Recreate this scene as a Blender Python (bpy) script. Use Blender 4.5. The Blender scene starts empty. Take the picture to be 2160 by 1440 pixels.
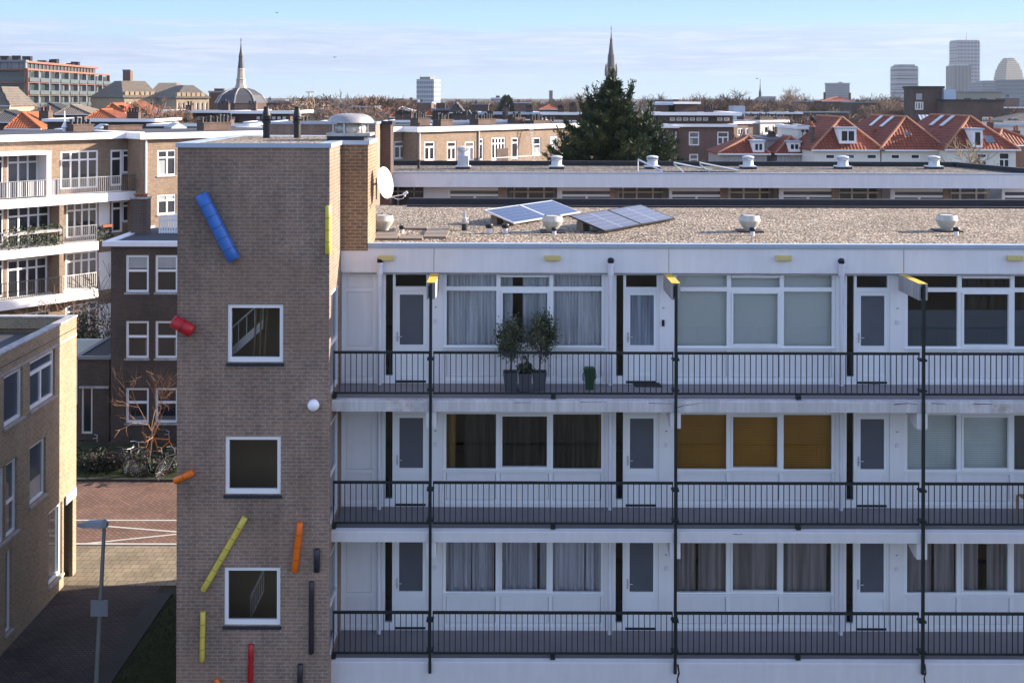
import bpy, bmesh, math, random
from mathutils import Vector, Matrix
R = math.radians
sc = bpy.context.scene
COL = sc.collection
# ---------------------------------------------------------------- camera geometry
F, CX, CY, H, ROLL = 2300.0, 1072.0, 205.0, 14.8, R(0.15)
def unroll(px, py):
    x, y = px-CX, py-CY
    c, s = math.cos(ROLL), math.sin(ROLL)
    return x*c+y*s, -x*s+y*c
def P(px, py, Y):
    x, y = unroll(px, py)
    return Vector((x/F*Y, Y, H-y/F*Y))
def G(px, py, z=0.0):            # point of a horizontal plane seen at a pixel
    x, y = unroll(px, py)
    Y = (H-z)*F/y
    return Vector((x/F*Y, Y, z))
ORG = {}
def link(o):
    COL.objects.link(o); return o
def tag(o, label=None, cat=None, group=None, kind=None):
    if label: o['label'] = label
    if cat: o['category'] = cat
    if group: o['group'] = group
    if kind: o['kind'] = kind
    return o
def thing(name, loc, label, cat, group=None):
    o = link(bpy.data.objects.new(name, None))
    o.location = loc; o.empty_display_size = .2
    ORG[o] = Vector(loc)
    return tag(o, label, cat, group)
def kids(o): return [c for c in KID.get(o, [])]
KID = {}
def setparent(c, p):
    c.parent = p; KID.setdefault(p, []).append(c)
def copy_tree(o, parent=None):
    c = o.copy(); COL.objects.link(c)
    if parent is not None: setparent(c, parent)
    ORG[c] = ORG.get(o, Vector((0,0,0)))
    for k in kids(o): copy_tree(k, c)
    return c
# ---------------------------------------------------------------- mesh builder
class MB:
    def __init__(s, M=None):
        s.v=[]; s.f=[]; s.mi=[]; s.M=M
    def pt(s, p):
        p=Vector(p)
        s.v.append(s.M@p if s.M is not None else p); return len(s.v)-1
    def poly(s, pts, m=0):
        s.f.append([s.pt(p) for p in pts]); s.mi.append(m); return s
    def box(s, x0,x1,y0,y1,z0,z1,m=0, top=None):
        i=[s.pt(p) for p in ((x0,y0,z0),(x1,y0,z0),(x1,y1,z0),(x0,y1,z0),(x0,y0,z1),(x1,y0,z1),(x1,y1,z1),(x0,y1,z1))]
        for f,mm in (((0,3,2,1),m),((4,5,6,7),m if top is None else top),((0,1,5,4),m),((1,2,6,5),m),((2,3,7,6),m),((3,0,4,7),m)):
            s.f.append([i[k] for k in f]); s.mi.append(mm)
        return s
    def prism(s, pts, vec, m=0, capm=None):
        vec=Vector(vec); n=len(pts)
        a=[s.pt(p) for p in pts]; b=[s.pt(Vector(p)+vec) for p in pts]
        cm = m if capm is None else capm
        s.f.append(a[::-1]); s.mi.append(m); s.f.append(b); s.mi.append(cm)
        for k in range(n):
            s.f.append([a[k],a[(k+1)%n],b[(k+1)%n],b[k]]); s.mi.append(m)
        return s
    def tube(s, p0,p1,r0,r1=None,n=8,m=0,caps=True):
        r1 = r0 if r1 is None else r1
        p0=Vector(p0); p1=Vector(p1); d=(p1-p0)
        if d.length<1e-6: return s
        d.normalize()
        a=d.orthogonal().normalized(); b=d.cross(a)
        A=[];B=[]
        for k in range(n):
            t=2*math.pi*k/n; o=a*math.cos(t)+b*math.sin(t)
            A.append(s.pt(p0+o*r0)); B.append(s.pt(p1+o*r1))
        for k in range(n):
            s.f.append([A[k],A[(k+1)%n],B[(k+1)%n],B[k]]); s.mi.append(m)
        if caps:
            s.f.append(A[::-1]); s.mi.append(m); s.f.append(B); s.mi.append(m)
        return s
    def path(s, pts, r, n=6, m=0):
        for a,b in zip(pts, pts[1:]): s.tube(a,b,r,r,n,m)
        return s
    def lathe(s, prof, c, n=20, m=0, mats=None):
        c=Vector(c); rings=[]
        for r,z in prof:
            rings.append([s.pt(c+Vector((r*math.cos(2*math.pi*k/n), r*math.sin(2*math.pi*k/n), z))) for k in range(n)])
        for j in range(len(rings)-1):
            mm = mats[j] if mats else m
            for k in range(n):
                s.f.append([rings[j][k],rings[j][(k+1)%n],rings[j+1][(k+1)%n],rings[j+1][k]]); s.mi.append(mm)
        s.f.append(rings[-1]); s.mi.append(mats[-1] if mats else m)
        s.f.append(rings[0][::-1]); s.mi.append(mats[0] if mats else m)
        return s
    def ring(s, c, axis, Rr, r, n=20, k=6, m=0):       # torus
        c=Vector(c); ax=Vector(axis).normalized(); a=ax.orthogonal().normalized(); b=ax.cross(a)
        rs=[]
        for i in range(n):
            t=2*math.pi*i/n; o=a*math.cos(t)+b*math.sin(t)
            rs.append([s.pt(c+o*(Rr+r*math.cos(2*math.pi*j/k))+ax*r*math.sin(2*math.pi*j/k)) for j in range(k)])
        for i in range(n):
            for j in range(k):
                s.f.append([rs[i][j],rs[(i+1)%n][j],rs[(i+1)%n][(j+1)%k],rs[i][(j+1)%k]]); s.mi.append(m)
        return s
    def wall(s, u0,u1,z0,z1,holes,t,m=0):
        """front sheet at y=0 with rectangular holes and reveals of depth t"""
        us=sorted({u0,u1}|{max(u0,min(u1,h[i])) for h in holes for i in (0,1)})
        zs=sorted({z0,z1}|{max(z0,min(z1,h[i])) for h in holes for i in (2,3)})
        def inh(u,z): return any(h[0]<u<h[1] and h[2]<z<h[3] for h in holes)
        for a,b in zip(us,us[1:]):
            run=None
            for c,d in list(zip(zs,zs[1:]))+[(None,None)]:
                solid = c is not None and b-a>1e-5 and not inh((a+b)/2,(c+d)/2)
                if solid:
                    run = (run[0],d) if run else (c,d)
                elif run:
                    s.poly([(a,0,run[0]),(b,0,run[0]),(b,0,run[1]),(a,0,run[1])],m); run=None
        for h in holes:
            a,b,c,d=h[:4]
            s.poly([(a,0,c),(a,0,d),(a,t,d),(a,t,c)],m); s.poly([(b,0,d),(b,0,c),(b,t,c),(b,t,d)],m)
            s.poly([(a,0,c),(a,t,c),(b,t,c),(b,0,c)],m); s.poly([(a,0,d),(b,0,d),(b,t,d),(a,t,d)],m)
        return s
    def build(s, name, mats, parent=None, smooth=0, fix=True):
        if not isinstance(mats,(list,tuple)): mats=[mats]
        me=bpy.data.meshes.new(name)
        org = ORG.get(parent, Vector((0,0,0))) if parent is not None else Vector((0,0,0))
        V=s.v
        me.from_pydata([tuple(v-org) for v in V],[],s.f)
        uv=me.uv_layers.new(name='UVMap')
        data=[0.0]*(2*len(uv.data)); li=0
        for f in s.f:
            p0=V[f[0]]; n=Vector((0,0,0))
            for i in range(1,len(f)-1): n+=(V[f[i]]-p0).cross(V[f[i+1]]-p0)
            if n.length>1e-12: n.normalize()
            else: n=Vector((0,0,1))
            if abs(n.z)>.97: a=Vector((1,0,0)); b=Vector((0,1,0))
            else:
                a=Vector((-n.y,n.x,0)).normalized(); b=n.cross(a)
                if b.z<0: b=-b
                if a.x<-1e-6 or (abs(a.x)<1e-6 and a.y<0): a=-a
            for i in f:
                data[li]=V[i].dot(a); data[li+1]=V[i].dot(b); li+=2
        uv.data.foreach_set('uv',data)
        for m in mats: me.materials.append(m)
        me.polygons.foreach_set('material_index',s.mi)
        if fix and len(s.f)<6000:
            bm=bmesh.new(); bm.from_mesh(me); bmesh.ops.recalc_face_normals(bm,faces=bm.faces); bm.to_mesh(me); bm.free()
        if smooth:
            me.polygons.foreach_set('use_smooth',[True]*len(me.polygons))
            me.set_sharp_from_angle(angle=R(smooth))
        me.update()
        o=link(bpy.data.objects.new(name,me))
        if parent is not None:
            setparent(o,parent); ORG[o]=org
        else: ORG[o]=Vector((0,0,0))
        return o
# ---------------------------------------------------------------- materials
class N:
    def __init__(s, name):
        s.m=bpy.data.materials.new(name); s.m.use_nodes=True
        s.t=s.m.node_tree; s.t.nodes.clear()
        s.out=s.n('ShaderNodeOutputMaterial'); s.b=s.n('ShaderNodeBsdfPrincipled')
        s.l(s.b.outputs[0], s.out.inputs[0])
    def n(s, t, **kw):
        x=s.t.nodes.new(t)
        for k,v in kw.items():
            if k.startswith('i_'):
                key=k[2:].replace('_',' ')
                x.inputs[int(key) if key.isdigit() else key].default_value=v
            else: setattr(x,k,v)
        return x
    def l(s,a,b): s.t.links.new(a,b)
    def math(s,op,a,b=None,clamp=False):
        x=s.n('ShaderNodeMath',operation=op); x.use_clamp=clamp
        for i,v in enumerate((a,b)):
            if v is None: continue
            if isinstance(v,(int,float)): x.inputs[i].default_value=v
            else: s.l(v,x.inputs[i])
        return x.outputs[0]
    def coord(s,kind='UV'): return s.n('ShaderNodeTexCoord').outputs[kind]
    def pos(s): return s.n('ShaderNodeNewGeometry').outputs['Position']
    def map(s,vec,scale=(1,1,1),loc=(0,0,0),rot=(0,0,0)):
        x=s.n('ShaderNodeMapping'); s.l(vec,x.inputs[0])
        x.inputs['Scale'].default_value=scale; x.inputs['Location'].default_value=loc; x.inputs['Rotation'].default_value=rot
        return x.outputs[0]
    def noise(s,vec,scale,detail=4,rough=.55):
        x=s.n('ShaderNodeTexNoise'); s.l(vec,x.inputs['Vector'])
        x.inputs['Scale'].default_value=scale; x.inputs['Detail'].default_value=detail; x.inputs['Roughness'].default_value=rough
        return x.outputs['Fac']
    def ramp(s,fac,stops,interp='LINEAR'):
        x=s.n('ShaderNodeValToRGB'); s.l(fac,x.inputs[0]); cr=x.color_ramp; cr.interpolation=interp
        while len(cr.elements)<len(stops): cr.elements.new(.5)
        for e,(p,c) in zip(cr.elements,stops):
            e.position=p; e.color=(c[0],c[1],c[2],1) if not isinstance(c,(int,float)) else (c,c,c,1)
        return x.outputs[0]
    def mix(s,fac,a,b,blend='MIX'):
        x=s.n('ShaderNodeMix',data_type='RGBA',blend_type=blend)
        for i,v in ((0,fac),(6,a),(7,b)):
            if isinstance(v,(int,float)): x.inputs[i].default_value=v
            elif isinstance(v,(tuple,list)): x.inputs[i].default_value=(v[0],v[1],v[2],1)
            else: s.l(v,x.inputs[i])
        return x.outputs[2]
    def bump(s,h,strength=.4,dist=.02):
        x=s.n('ShaderNodeBump'); x.inputs['Strength'].default_value=strength; x.inputs['Distance'].default_value=dist
        s.l(h,x.inputs['Height']); s.l(x.outputs[0],s.b.inputs['Normal'])
    def base(s,c,rough=.6,metal=0,spec=.4):
        if isinstance(c,(tuple,list)): s.b.inputs['Base Color'].default_value=(c[0],c[1],c[2],1)
        else: s.l(c,s.b.inputs['Base Color'])
        s.b.inputs['Roughness'].default_value=rough; s.b.inputs['Metallic'].default_value=metal
        s.b.inputs['Specular IOR Level'].default_value=spec
        return s.m
def dk(c,k): return (c[0]*k,c[1]*k,c[2]*k)
def plain(name,c,rough=.6,var=.15,scale=2.0,metal=0,spec=.4,streak=0.0,dirt=None):
    m=N(name); p=m.pos()
    f=m.noise(p,scale,5,.6)
    col=m.mix(m.math('MULTIPLY_ADD',f,1.0) if False else f, dk(c,1-var), tuple(min(1,x*(1+var)) for x in c))
    if streak:
        s=m.noise(m.map(p,(5,5,.35)),1.2,5,.65)
        s2=m.ramp(s,[(.42,1-streak),(.62,1.0)])
        col=m.mix(1.0,col,s2,'MULTIPLY')
    if dirt:
        d=m.noise(p,.9,8,.72); d2=m.ramp(d,[(.56,0),(.70,1)])
        col=m.mix(d2,col,dirt)
    return m.base(col,rough,metal,spec)
def brick(name,c1,c2,mortar,bw=.22,rh=.075,ms=.011,stain=.3,bias=0.0,big=.35,patch=None):
    m=N(name); uv=m.coord('UV')
    b=m.n('ShaderNodeTexBrick'); m.l(uv,b.inputs['Vector'])
    b.inputs['Color1'].default_value=(*c1,1); b.inputs['Color2'].default_value=(*c2,1); b.inputs['Mortar'].default_value=(*mortar,1)
    b.inputs['Scale'].default_value=1; b.inputs['Mortar Size'].default_value=ms; b.inputs['Mortar Smooth'].default_value=.2
    b.inputs['Bias'].default_value=bias; b.inputs['Brick Width'].default_value=bw; b.inputs['Row Height'].default_value=rh
    p=m.pos()
    n1=m.noise(p,big,6,.65); n2=m.noise(m.map(p,(1,1,.3)),1.6,6,.7); n3=m.noise(p,14,3,.6)
    c=m.mix(1.0,b.outputs['Color'],m.ramp(n1,[(.3,1-stain),(.7,1+stain*.4)]),'MULTIPLY')
    c=m.mix(1.0,c,m.ramp(n2,[(.35,1-stain*.6),(.6,1.05)]),'MULTIPLY')
    c=m.mix(1.0,c,m.ramp(n3,[(.3,.82),(.7,1.16)]),'MULTIPLY')
    if patch:
        pm=m.ramp(m.noise(m.map(p,(1,1,1.6)),.42,5,.6),[(.50,0),(.60,.55)]); c=m.mix(pm,c,m.mix(.45,c,patch))
        dm=m.ramp(m.noise(m.map(p,(2.2,2.2,.22)),.9,6,.7),[(.54,1.0),(.70,.84)]); c=m.mix(1.0,c,dm,'MULTIPLY')
    m.bump(b.outputs['Fac'],-.35,.012)
    return m.base(c,.85,0,.25)
def make_materials():
    M={}
    M['tower_brick']=brick('tower_brick',(.295,.192,.142),(.23,.156,.122),(.335,.275,.23),ms=.011,stain=.34,patch=(.28,.185,.125))
    M['shaft_brick']=brick('shaft_brick',(.27,.165,.095),(.19,.118,.074),(.33,.27,.20),stain=.2)
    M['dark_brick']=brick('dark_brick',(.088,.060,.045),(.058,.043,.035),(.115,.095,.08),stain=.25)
    M['tan_brick']=brick('tan_brick',(.33,.24,.15),(.25,.185,.12),(.36,.31,.24),stain=.15)
    M['row_brick']=brick('row_brick',(.275,.180,.112),(.185,.125,.085),(.30,.25,.21),stain=.2)
    M['red_brick']=brick('red_brick',(.17,.085,.065),(.115,.062,.052),(.20,.16,.14),stain=.25)
    M['brown_brick']=brick('brown_brick',(.10,.062,.050),(.07,.046,.040),(.13,.10,.09),stain=.25)
    M['yellow_brick']=brick('yellow_brick',(.42,.31,.19),(.33,.24,.15),(.40,.34,.27),stain=.15)
    M['chimney_brick']=brick('chimney_brick',(.13,.075,.058),(.085,.052,.045),(.17,.14,.12),stain=.3)
    M['white']=plain('white_paint',(.78,.755,.765),.55,.06,1.3,streak=.045)
    M['white_frame']=plain('white_frame',(.80,.80,.81),.4,.03,3)
    M['coping_white']=plain('coping_white',(.82,.80,.80),.5,.05,1)
    M['trim_cream']=plain('trim_cream',(.70,.67,.60),.5,.06,1)
    M['zinc']=plain('zinc_coping',(.40,.47,.58),.40,.10,3,metal=.4)  # sky reflection put into the metal as a bluer base colour
    M['bitumen']=plain('bitumen',(.022,.024,.032),.75,.35,4)
    M['roof_dark']=plain('roof_dark',(.055,.055,.062),.8,.3,1.2)
    M['rail']=plain('rail_green_black',(.010,.016,.017),.45,.3,3)
    M['floor']=plain('gallery_floor',(.225,.205,.215),.7,.22,1.4)
    M['slab_edge']=plain('slab_edge',(.60,.57,.565),.7,.12,2.5,streak=.22,dirt=(.30,.22,.17))
    M['spandrel']=plain('spandrel',(.62,.595,.60),.75,.08,3,streak=.05)
    M['concrete']=plain('concrete',(.42,.40,.385),.8,.2,4,streak=.3); M['slab_brown']=plain('slab_brown',(.19,.155,.125),.85,.3,3)
    m=N('lichen'); f=m.noise(m.pos(),9,6,.7)
    M['lichen']=m.base(m.ramp(f,[(.32,(.34,.30,.25)),(.45,(.60,.38,.05)),(.62,(.78,.50,.03))]),.9)
    m=N('gravel'); uv=m.coord('UV')
    def gravel(m,uv,size,stops):
        w=m.n('ShaderNodeTexVoronoi',feature='F1'); m.l(uv,w.inputs['Vector']); w.inputs['Scale'].default_value=1/size
        w2=m.n('ShaderNodeTexVoronoi',feature='F1'); m.l(m.map(uv,(1,1,1),(3.3,1.7,0)),w2.inputs['Vector']); w2.inputs['Scale'].default_value=.55/size
        sep=m.n('ShaderNodeSeparateColor'); m.l(w.outputs['Color'],sep.inputs[0])
        sep2=m.n('ShaderNodeSeparateColor'); m.l(w2.outputs['Color'],sep2.inputs[0])
        col=m.ramp(sep.outputs[0],stops,'CONSTANT')
        col2=m.ramp(sep2.outputs[1],stops,'CONSTANT')
        c=m.mix(.30,col,col2)
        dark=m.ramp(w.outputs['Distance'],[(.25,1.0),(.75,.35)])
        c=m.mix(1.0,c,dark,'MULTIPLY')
        c=m.mix(1.0,c,m.ramp(m.noise(m.pos(),.55,5,.6),[(.3,.8),(.7,1.12)]),'MULTIPLY')
        m.bump(m.math('SUBTRACT',1.0,w.outputs['Distance']),.9,size*.7)
        return c
    M['gravel']=m.base(gravel(m,uv,.062,[(0,(.16,.125,.095)),(.14,(.44,.345,.25)),(.36,(.31,.235,.175)),(.52,(.60,.50,.385)),(.66,(.22,.185,.155)),(.78,(.48,.36,.25)),(.9,(.80,.73,.62))]),.9,0,.2)
    m=N('gravel_far')
    M['gravel_far']=m.base(gravel(m,m.coord('UV'),.09,[(0,(.10,.085,.07)),(.16,(.26,.22,.18)),(.4,(.20,.165,.135)),(.6,(.38,.33,.27)),(.8,(.15,.13,.12)),(.92,(.5,.47,.42))]),.9,0,.2)
    # glass seen through; a smooth clear sheet
    m=N('glass'); m.t.nodes.remove(m.b)
    tr=m.n('ShaderNodeBsdfTransparent'); tr.inputs[0].default_value=(.94,.96,.96,1)
    gl=m.n('ShaderNodeBsdfGlossy'); gl.inputs['Roughness'].default_value=.03; gl.inputs[0].default_value=(.9,.95,1,1)
    fr=m.n('ShaderNodeFresnel'); fr.inputs[0].default_value=1.5
    mx=m.n('ShaderNodeMixShader'); m.l(m.math('MULTIPLY',fr.outputs[0],1.6,True),mx.inputs[0]); m.l(tr.outputs[0],mx.inputs[1]); m.l(gl.outputs[0],mx.inputs[2])
    m.l(mx.outputs[0],m.out.inputs[0]); M['glass']=m.m
    M['frosted']=plain('frosted_glass',(.085,.092,.115),.35,.18,3,spec=.6)
    M['pane_dark']=plain('pane_dark',(.020,.024,.030),.08,.4,.7,spec=.7)
    M['pane_blue']=plain('pane_blue',(.06,.08,.11),.07,.4,.7,spec=.8)
    M['pane_pale']=plain('pane_pale',(.34,.36,.36),.2,.25,1.2,spec=.6)
    M['pane_mid']=plain('pane_mid',(.13,.13,.135),.12,.35,.9,spec=.6)
    def fabric(name,c,c2,sc_=14):
        m=N(name); p=m.pos(); f=m.noise(m.map(p,(1,1,.04)),sc_,4,.6)
        return m.base(m.ramp(f,[(.34,c2),(.62,c)]),.9,0,.1)
    M['net_curtain']=fabric('net_curtain',(.80,.80,.84),(.40,.41,.46))
    M['white_drape']=fabric('white_drape',(.72,.70,.76),(.34,.32,.36),8)
    M['taupe_drape']=fabric('taupe_drape',(.44,.38,.38),(.20,.165,.17),7)
    M['dark_drape']=fabric('dark_drape',(.075,.066,.055),(.022,.02,.02),9)
    M['gold_drape']=fabric('gold_drape',(.34,.20,.06),(.12,.07,.03),12)
    m=N('roller_blind'); p=m.pos()
    M['roller_blind']=m.base(m.mix(m.noise(p,1.1,4),(.66,.68,.67),(.78,.79,.77)),.8,0,.15)
    def slat(name,c,c2,pitch):
        m=N(name); s=m.n('ShaderNodeSeparateXYZ'); m.l(m.pos(),s.inputs[0])
        w=m.math('FRACT',m.math('DIVIDE',s.outputs[2],pitch))
        col=m.ramp(w,[(.15,c2),(.45,c),(.9,c),(1,c2)])
        col=m.mix(1.0,col,m.ramp(m.noise(m.pos(),1.3,4),[(.3,.85),(.7,1.1)]),'MULTIPLY')
        return m.base(col,.75,0,.2)
    M['ochre_blind']=slat('ochre_blind',(.44,.21,.03),(.29,.13,.02),.055)
    M['pale_slat']=slat('pale_slat',(.74,.76,.73),(.48,.50,.49),.05)
    M['door_net']=fabric('door_net',(.26,.28,.33),(.10,.11,.14),9); M['render_white']=plain('render_white',(.76,.735,.745),.6,.07,1.1,streak=.055,dirt=(.66,.62,.61)); M['film']=plain('privacy_film',(.095,.12,.16),.5,.15,1.5)
    M['room']=plain('room_wall',(.20,.17,.14),.9,.2,.6)
    M['stair_dark']=plain('stairwell',(.30,.22,.145),.9,.25,.8)
    M['wood']=plain('wood',(.30,.19,.10),.6,.3,6)
    M['yellow_lamp']=plain('yellow_lamp_cover',(.62,.50,.20),.4,.06,3)
    M['pvc']=plain('pvc_pipe',(.70,.69,.74),.4,.05,4,streak=.12)
    M['steel']=plain('steel',(.55,.56,.58),.3,.15,4,metal=.8)
    M['galv']=plain('galvanised',(.44,.42,.40),.5,.2,2.5,metal=.45,streak=.2)
    M['vent_white']=plain('vent_white',(.56,.59,.63),.45,.10,5,streak=.15)
    M['vent_beige']=plain('vent_beige',(.52,.51,.45),.5,.12,4,streak=.2)
    M['black']=plain('black_plastic',(.014,.014,.016),.5,.3,4)
    M['dish']=plain('dish_white',(.78,.76,.74),.4,.04,5)
    for nm,c in (('tube_blue',(.035,.15,.50)),('tube_yellow',(.66,.54,.09)),('tube_red',(.46,.012,.022)),('tube_orange',(.80,.155,.006)),('tube_black',(.020,.022,.032))):
        M[nm]=plain(nm,c,.38,.12,5,spec=.45,streak=.12)
    m=N('solar_cells'); uv=m.coord('Object')
    M['frame_alu']=plain('alu_frame',(.70,.70,.72),.35,.05,4,metal=.5)
    def solar(name,c,line,nx,ny):
        m=N(name); g=m.coord('Generated'); s=m.n('ShaderNodeSeparateXYZ'); m.l(m.n('ShaderNodeUVMap',uv_map='cells').outputs[0],s.inputs[0])
        fx=m.math('PINGPONG',m.math('MULTIPLY',s.outputs[0],nx),.5); fy=m.math('PINGPONG',m.math('MULTIPLY',s.outputs[1],ny),.5)
        e=m.math('MINIMUM',fx,fy); ln=m.math('LESS_THAN',e,.03)
        return m.base(m.mix(ln,c,line),.12,0,.6)
    M['cells_blue']=solar('cells_blue',(.007,.015,.062),(.10,.12,.20),8,5)
    M['cells_dark']=solar('cells_dark',(.058,.050,.066),(.20,.19,.21),2,5)  # violet-grey glare on the panels is put into the cell colour
    m=N('rusty'); 
    M['terracotta']=plain('terracotta_pot',(.30,.10,.05),.8,.2,3)
    def tiles(name,c,c2,du=.30,dv=.34):
        m=N(name); s=m.n('ShaderNodeSeparateXYZ'); m.l(m.coord('UV'),s.inputs[0])
        fu=m.math('PINGPONG',m.math('DIVIDE',s.outputs[0],du),1.0)
        fv=m.math('FRACT',m.math('DIVIDE',s.outputs[1],dv))
        hgt=m.math('ADD',m.math('SINE',m.math('MULTIPLY',m.math('FRACT',m.math('DIVIDE',s.outputs[0],du)),math.pi)),m.math('MULTIPLY',m.math('SUBTRACT',1.0,fv),1.3))
        m.bump(hgt,1.0,.09)
        n=m.noise(m.pos(),1.1,6,.7); n2=m.noise(m.pos(),9,3,.6)
        col=m.ramp(n,[(.3,c2),(.6,c)])
        col=m.mix(1.0,col,m.ramp(n2,[(.3,.75),(.7,1.2)]),'MULTIPLY')
        edge=m.ramp(fv,[(.0,.30),(.30,1.05),(1.0,1.25)])  # shade at each tile lap and highlight above it, multiplied into the colour
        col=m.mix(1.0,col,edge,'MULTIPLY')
        return m.base(col,.75,0,.3)
    M['tiles_red']=tiles('tiles_red',(.27,.062,.028),(.15,.040,.025))
    M['tiles_orange']=tiles('tiles_orange',(.40,.11,.04),(.28,.075,.03)); M['ridge']=plain('ridge_tile',(.38,.16,.085),.7,.25,3)
    M['tiles_slate']=tiles('tiles_slate',(.10,.095,.09),(.065,.062,.062))
    M['tiles_brown']=tiles('tiles_brown',(.19,.155,.12),(.13,.11,.09))
    M['lead']=plain('lead',(.20,.21,.23),.5,.2,1,metal=.3)
    M['lead_lit']=plain('lead_sunlit',(.45,.40,.36),.5,.2,.6,metal=.2)  # brighter, warmer copy of the lead with sunlight put into its colour
    M['bark']=plain('bark',(.085,.060,.045),.9,.35,3)
    M['twig']=plain('twig',(.135,.083,.058),.85,.3,2)
    M['twig_bush']=plain('twig_bush',(.22,.175,.105),.85,.3,2); M['twig_pale']=plain('twig_pale',(.30,.215,.155),.85,.3,2)
    M['twig_orange']=plain('twig_orange',(.28,.15,.085),.8,.3,2)
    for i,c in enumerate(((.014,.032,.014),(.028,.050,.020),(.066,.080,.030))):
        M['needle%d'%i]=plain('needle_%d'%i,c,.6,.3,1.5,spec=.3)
    for i,c in enumerate(((.060,.072,.038),(.105,.115,.065),(.034,.044,.022))):
        M['olive%d'%i]=plain('olive_%d'%i,c,.5,.25,9,spec=.4)
    for i,c in enumerate(((.010,.020,.007),(.020,.032,.010),(.040,.018,.012))):
        M['bush%d'%i]=plain('bush_%d'%i,c,.6,.3,4)
    M['planter']=plain('planter_grey',(.075,.078,.090),.6,.1,5)
    M['soil']=plain('soil',(.05,.035,.025),.95,.3,20)
    M['bin_green']=plain('bin_green',(.018,.055,.022),.45,.12,8)
    M['mat_dark']=plain('doormat',(.022,.020,.020),.95,.3,30)
    M['mat_brown']=plain('coir_mat',(.10,.065,.035),.95,.3,30)
    M['pole']=plain('pole_grey',(.20,.21,.21),.5,.15,3,metal=.3)
    M['sign_back']=plain('sign_back',(.20,.22,.25),.5,.1,4,metal=.3)
    M['bike_orange']=plain('bike_orange',(.75,.19,.02),.4,.1,6)
    M['bike_dark']=plain('bike_dark',(.03,.03,.035),.4,.2,6)
    M['tyre']=plain('tyre',(.015,.015,.015),.8,.2,8)
    M['lamp_white']=plain('lamp_globe',(.85,.86,.90),.25,.02,8)
    M['lamp_blue']=plain('lamp_globe_blue',(.35,.55,.80),.25,.02,8)
    M['bird']=plain('bird_dark',(.03,.03,.035),.8,.1,8)
    M['fabric_stripe']=None
    m=N('striped_canvas'); s=m.n('ShaderNodeSeparateXYZ'); m.l(m.coord('UV'),s.inputs[0])
    w=m.math('FRACT',m.math('DIVIDE',s.outputs[0],.62)); 
    M['stripe']=m.base(m.ramp(w,[(0,(.62,.60,.58)),(.45,(.11,.10,.12)),(.75,(.62,.60,.58)),(.85,(.11,.10,.12))],'CONSTANT'),.9)
    # ground materials
    m=N('road_clinker'); uv=m.coord('UV'); b=m.n('ShaderNodeTexBrick'); m.l(m.map(uv,(1,1,1),(0,0,0),(0,0,R(45))),b.inputs['Vector'])
    b.inputs['Color1'].default_value=(.235,.140,.100,1); b.inputs['Color2'].default_value=(.175,.105,.080,1); b.inputs['Mortar'].default_value=(.095,.064,.052,1)
    b.inputs['Scale'].default_value=1; b.inputs['Brick Width'].default_value=.26; b.inputs['Row Height'].default_value=.13; b.inputs['Mortar Size'].default_value=.014
    M['road']=m.base(m.mix(1.0,b.outputs['Color'],m.ramp(m.noise(m.pos(),.7,6,.65),[(.3,.75),(.7,1.2)]),'MULTIPLY'),.85,0,.2)
    m=N('pavement_slabs'); uv=m.coord('UV'); b=m.n('ShaderNodeTexBrick'); m.l(uv,b.inputs['Vector'])
    b.inputs['Color1'].default_value=(.30,.245,.165,1); b.inputs['Color2'].default_value=(.245,.20,.14,1); b.inputs['Mortar'].default_value=(.11,.09,.065,1)
    b.inputs['Scale'].default_value=1; b.inputs['Brick Width'].default_value=.3; b.inputs['Row Height'].default_value=.3; b.inputs['Mortar Size'].default_value=.01
    M['pave']=m.base(m.mix(1.0,b.outputs['Color'],m.ramp(m.noise(m.pos(),.9,6,.65),[(.3,.72),(.7,1.15)]),'MULTIPLY'),.85,0,.2)
    m=N('alley_clinker'); uv=m.coord('UV'); b=m.n('ShaderNodeTexBrick'); m.l(uv,b.inputs['Vector'])
    b.inputs['Color1'].default_value=(.105,.078,.065,1); b.inputs['Color2'].default_value=(.075,.060,.055,1); b.inputs['Mortar'].default_value=(.035,.03,.028,1)
    b.inputs['Scale'].default_value=1; b.inputs['Brick Width'].default_value=.22; b.inputs['Row Height'].default_value=.11; b.inputs['Mortar Size'].default_value=.012
    M['alley']=m.base(m.mix(1.0,b.outputs['Color'],m.ramp(m.noise(m.pos(),.6,6,.65),[(.3,.7),(.7,1.2)]),'MULTIPLY'),.85,0,.2)
    M['kerb_dark']=plain('kerb_dark',(.05,.045,.04),.85,.2,3); M['kerb']=plain('kerb_stone',(.12,.105,.09),.85,.2,3)
    M['paint']=plain('road_paint',(.50,.48,.43),.8,.18,5)
    m=N('ground_earth'); M['ground']=m.base(m.ramp(m.noise(m.pos(),.05,8,.6),[(.35,(.045,.043,.030)),(.65,(.085,.072,.055))]),.95,0,.1)
    m=N('lawn'); M['lawn']=m.base(m.ramp(m.noise(m.pos(),2.2,8,.7),[(.3,(.022,.032,.012)),(.7,(.055,.060,.025))]),.95,0,.1)
    M['grass']=plain('grass_blade',(.045,.058,.020),.7,.3,2)
    # far facades, blue of the distant haze mixed into the grey base colours
    def facade(name,wallc,glassc,du,dz,fu,fz,rough=.5):
        m=N(name); s=m.n('ShaderNodeSeparateXYZ'); m.l(m.coord('UV'),s.inputs[0])
        a=m.math('LESS_THAN',m.math('FRACT',m.math('DIVIDE',s.outputs[0],du)),fu)
        b=m.math('LESS_THAN',m.math('FRACT',m.math('DIVIDE',s.outputs[1],dz)),fz)
        f=m.math('MULTIPLY',a,b)
        n=m.noise(m.map(m.coord('UV'),(1/du,1/dz,1)),1.0,2)
        g=m.mix(n,dk(glassc,.6),dk(glassc,1.5))
        return m.base(m.mix(f,wallc,g),rough,0,.4)
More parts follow.
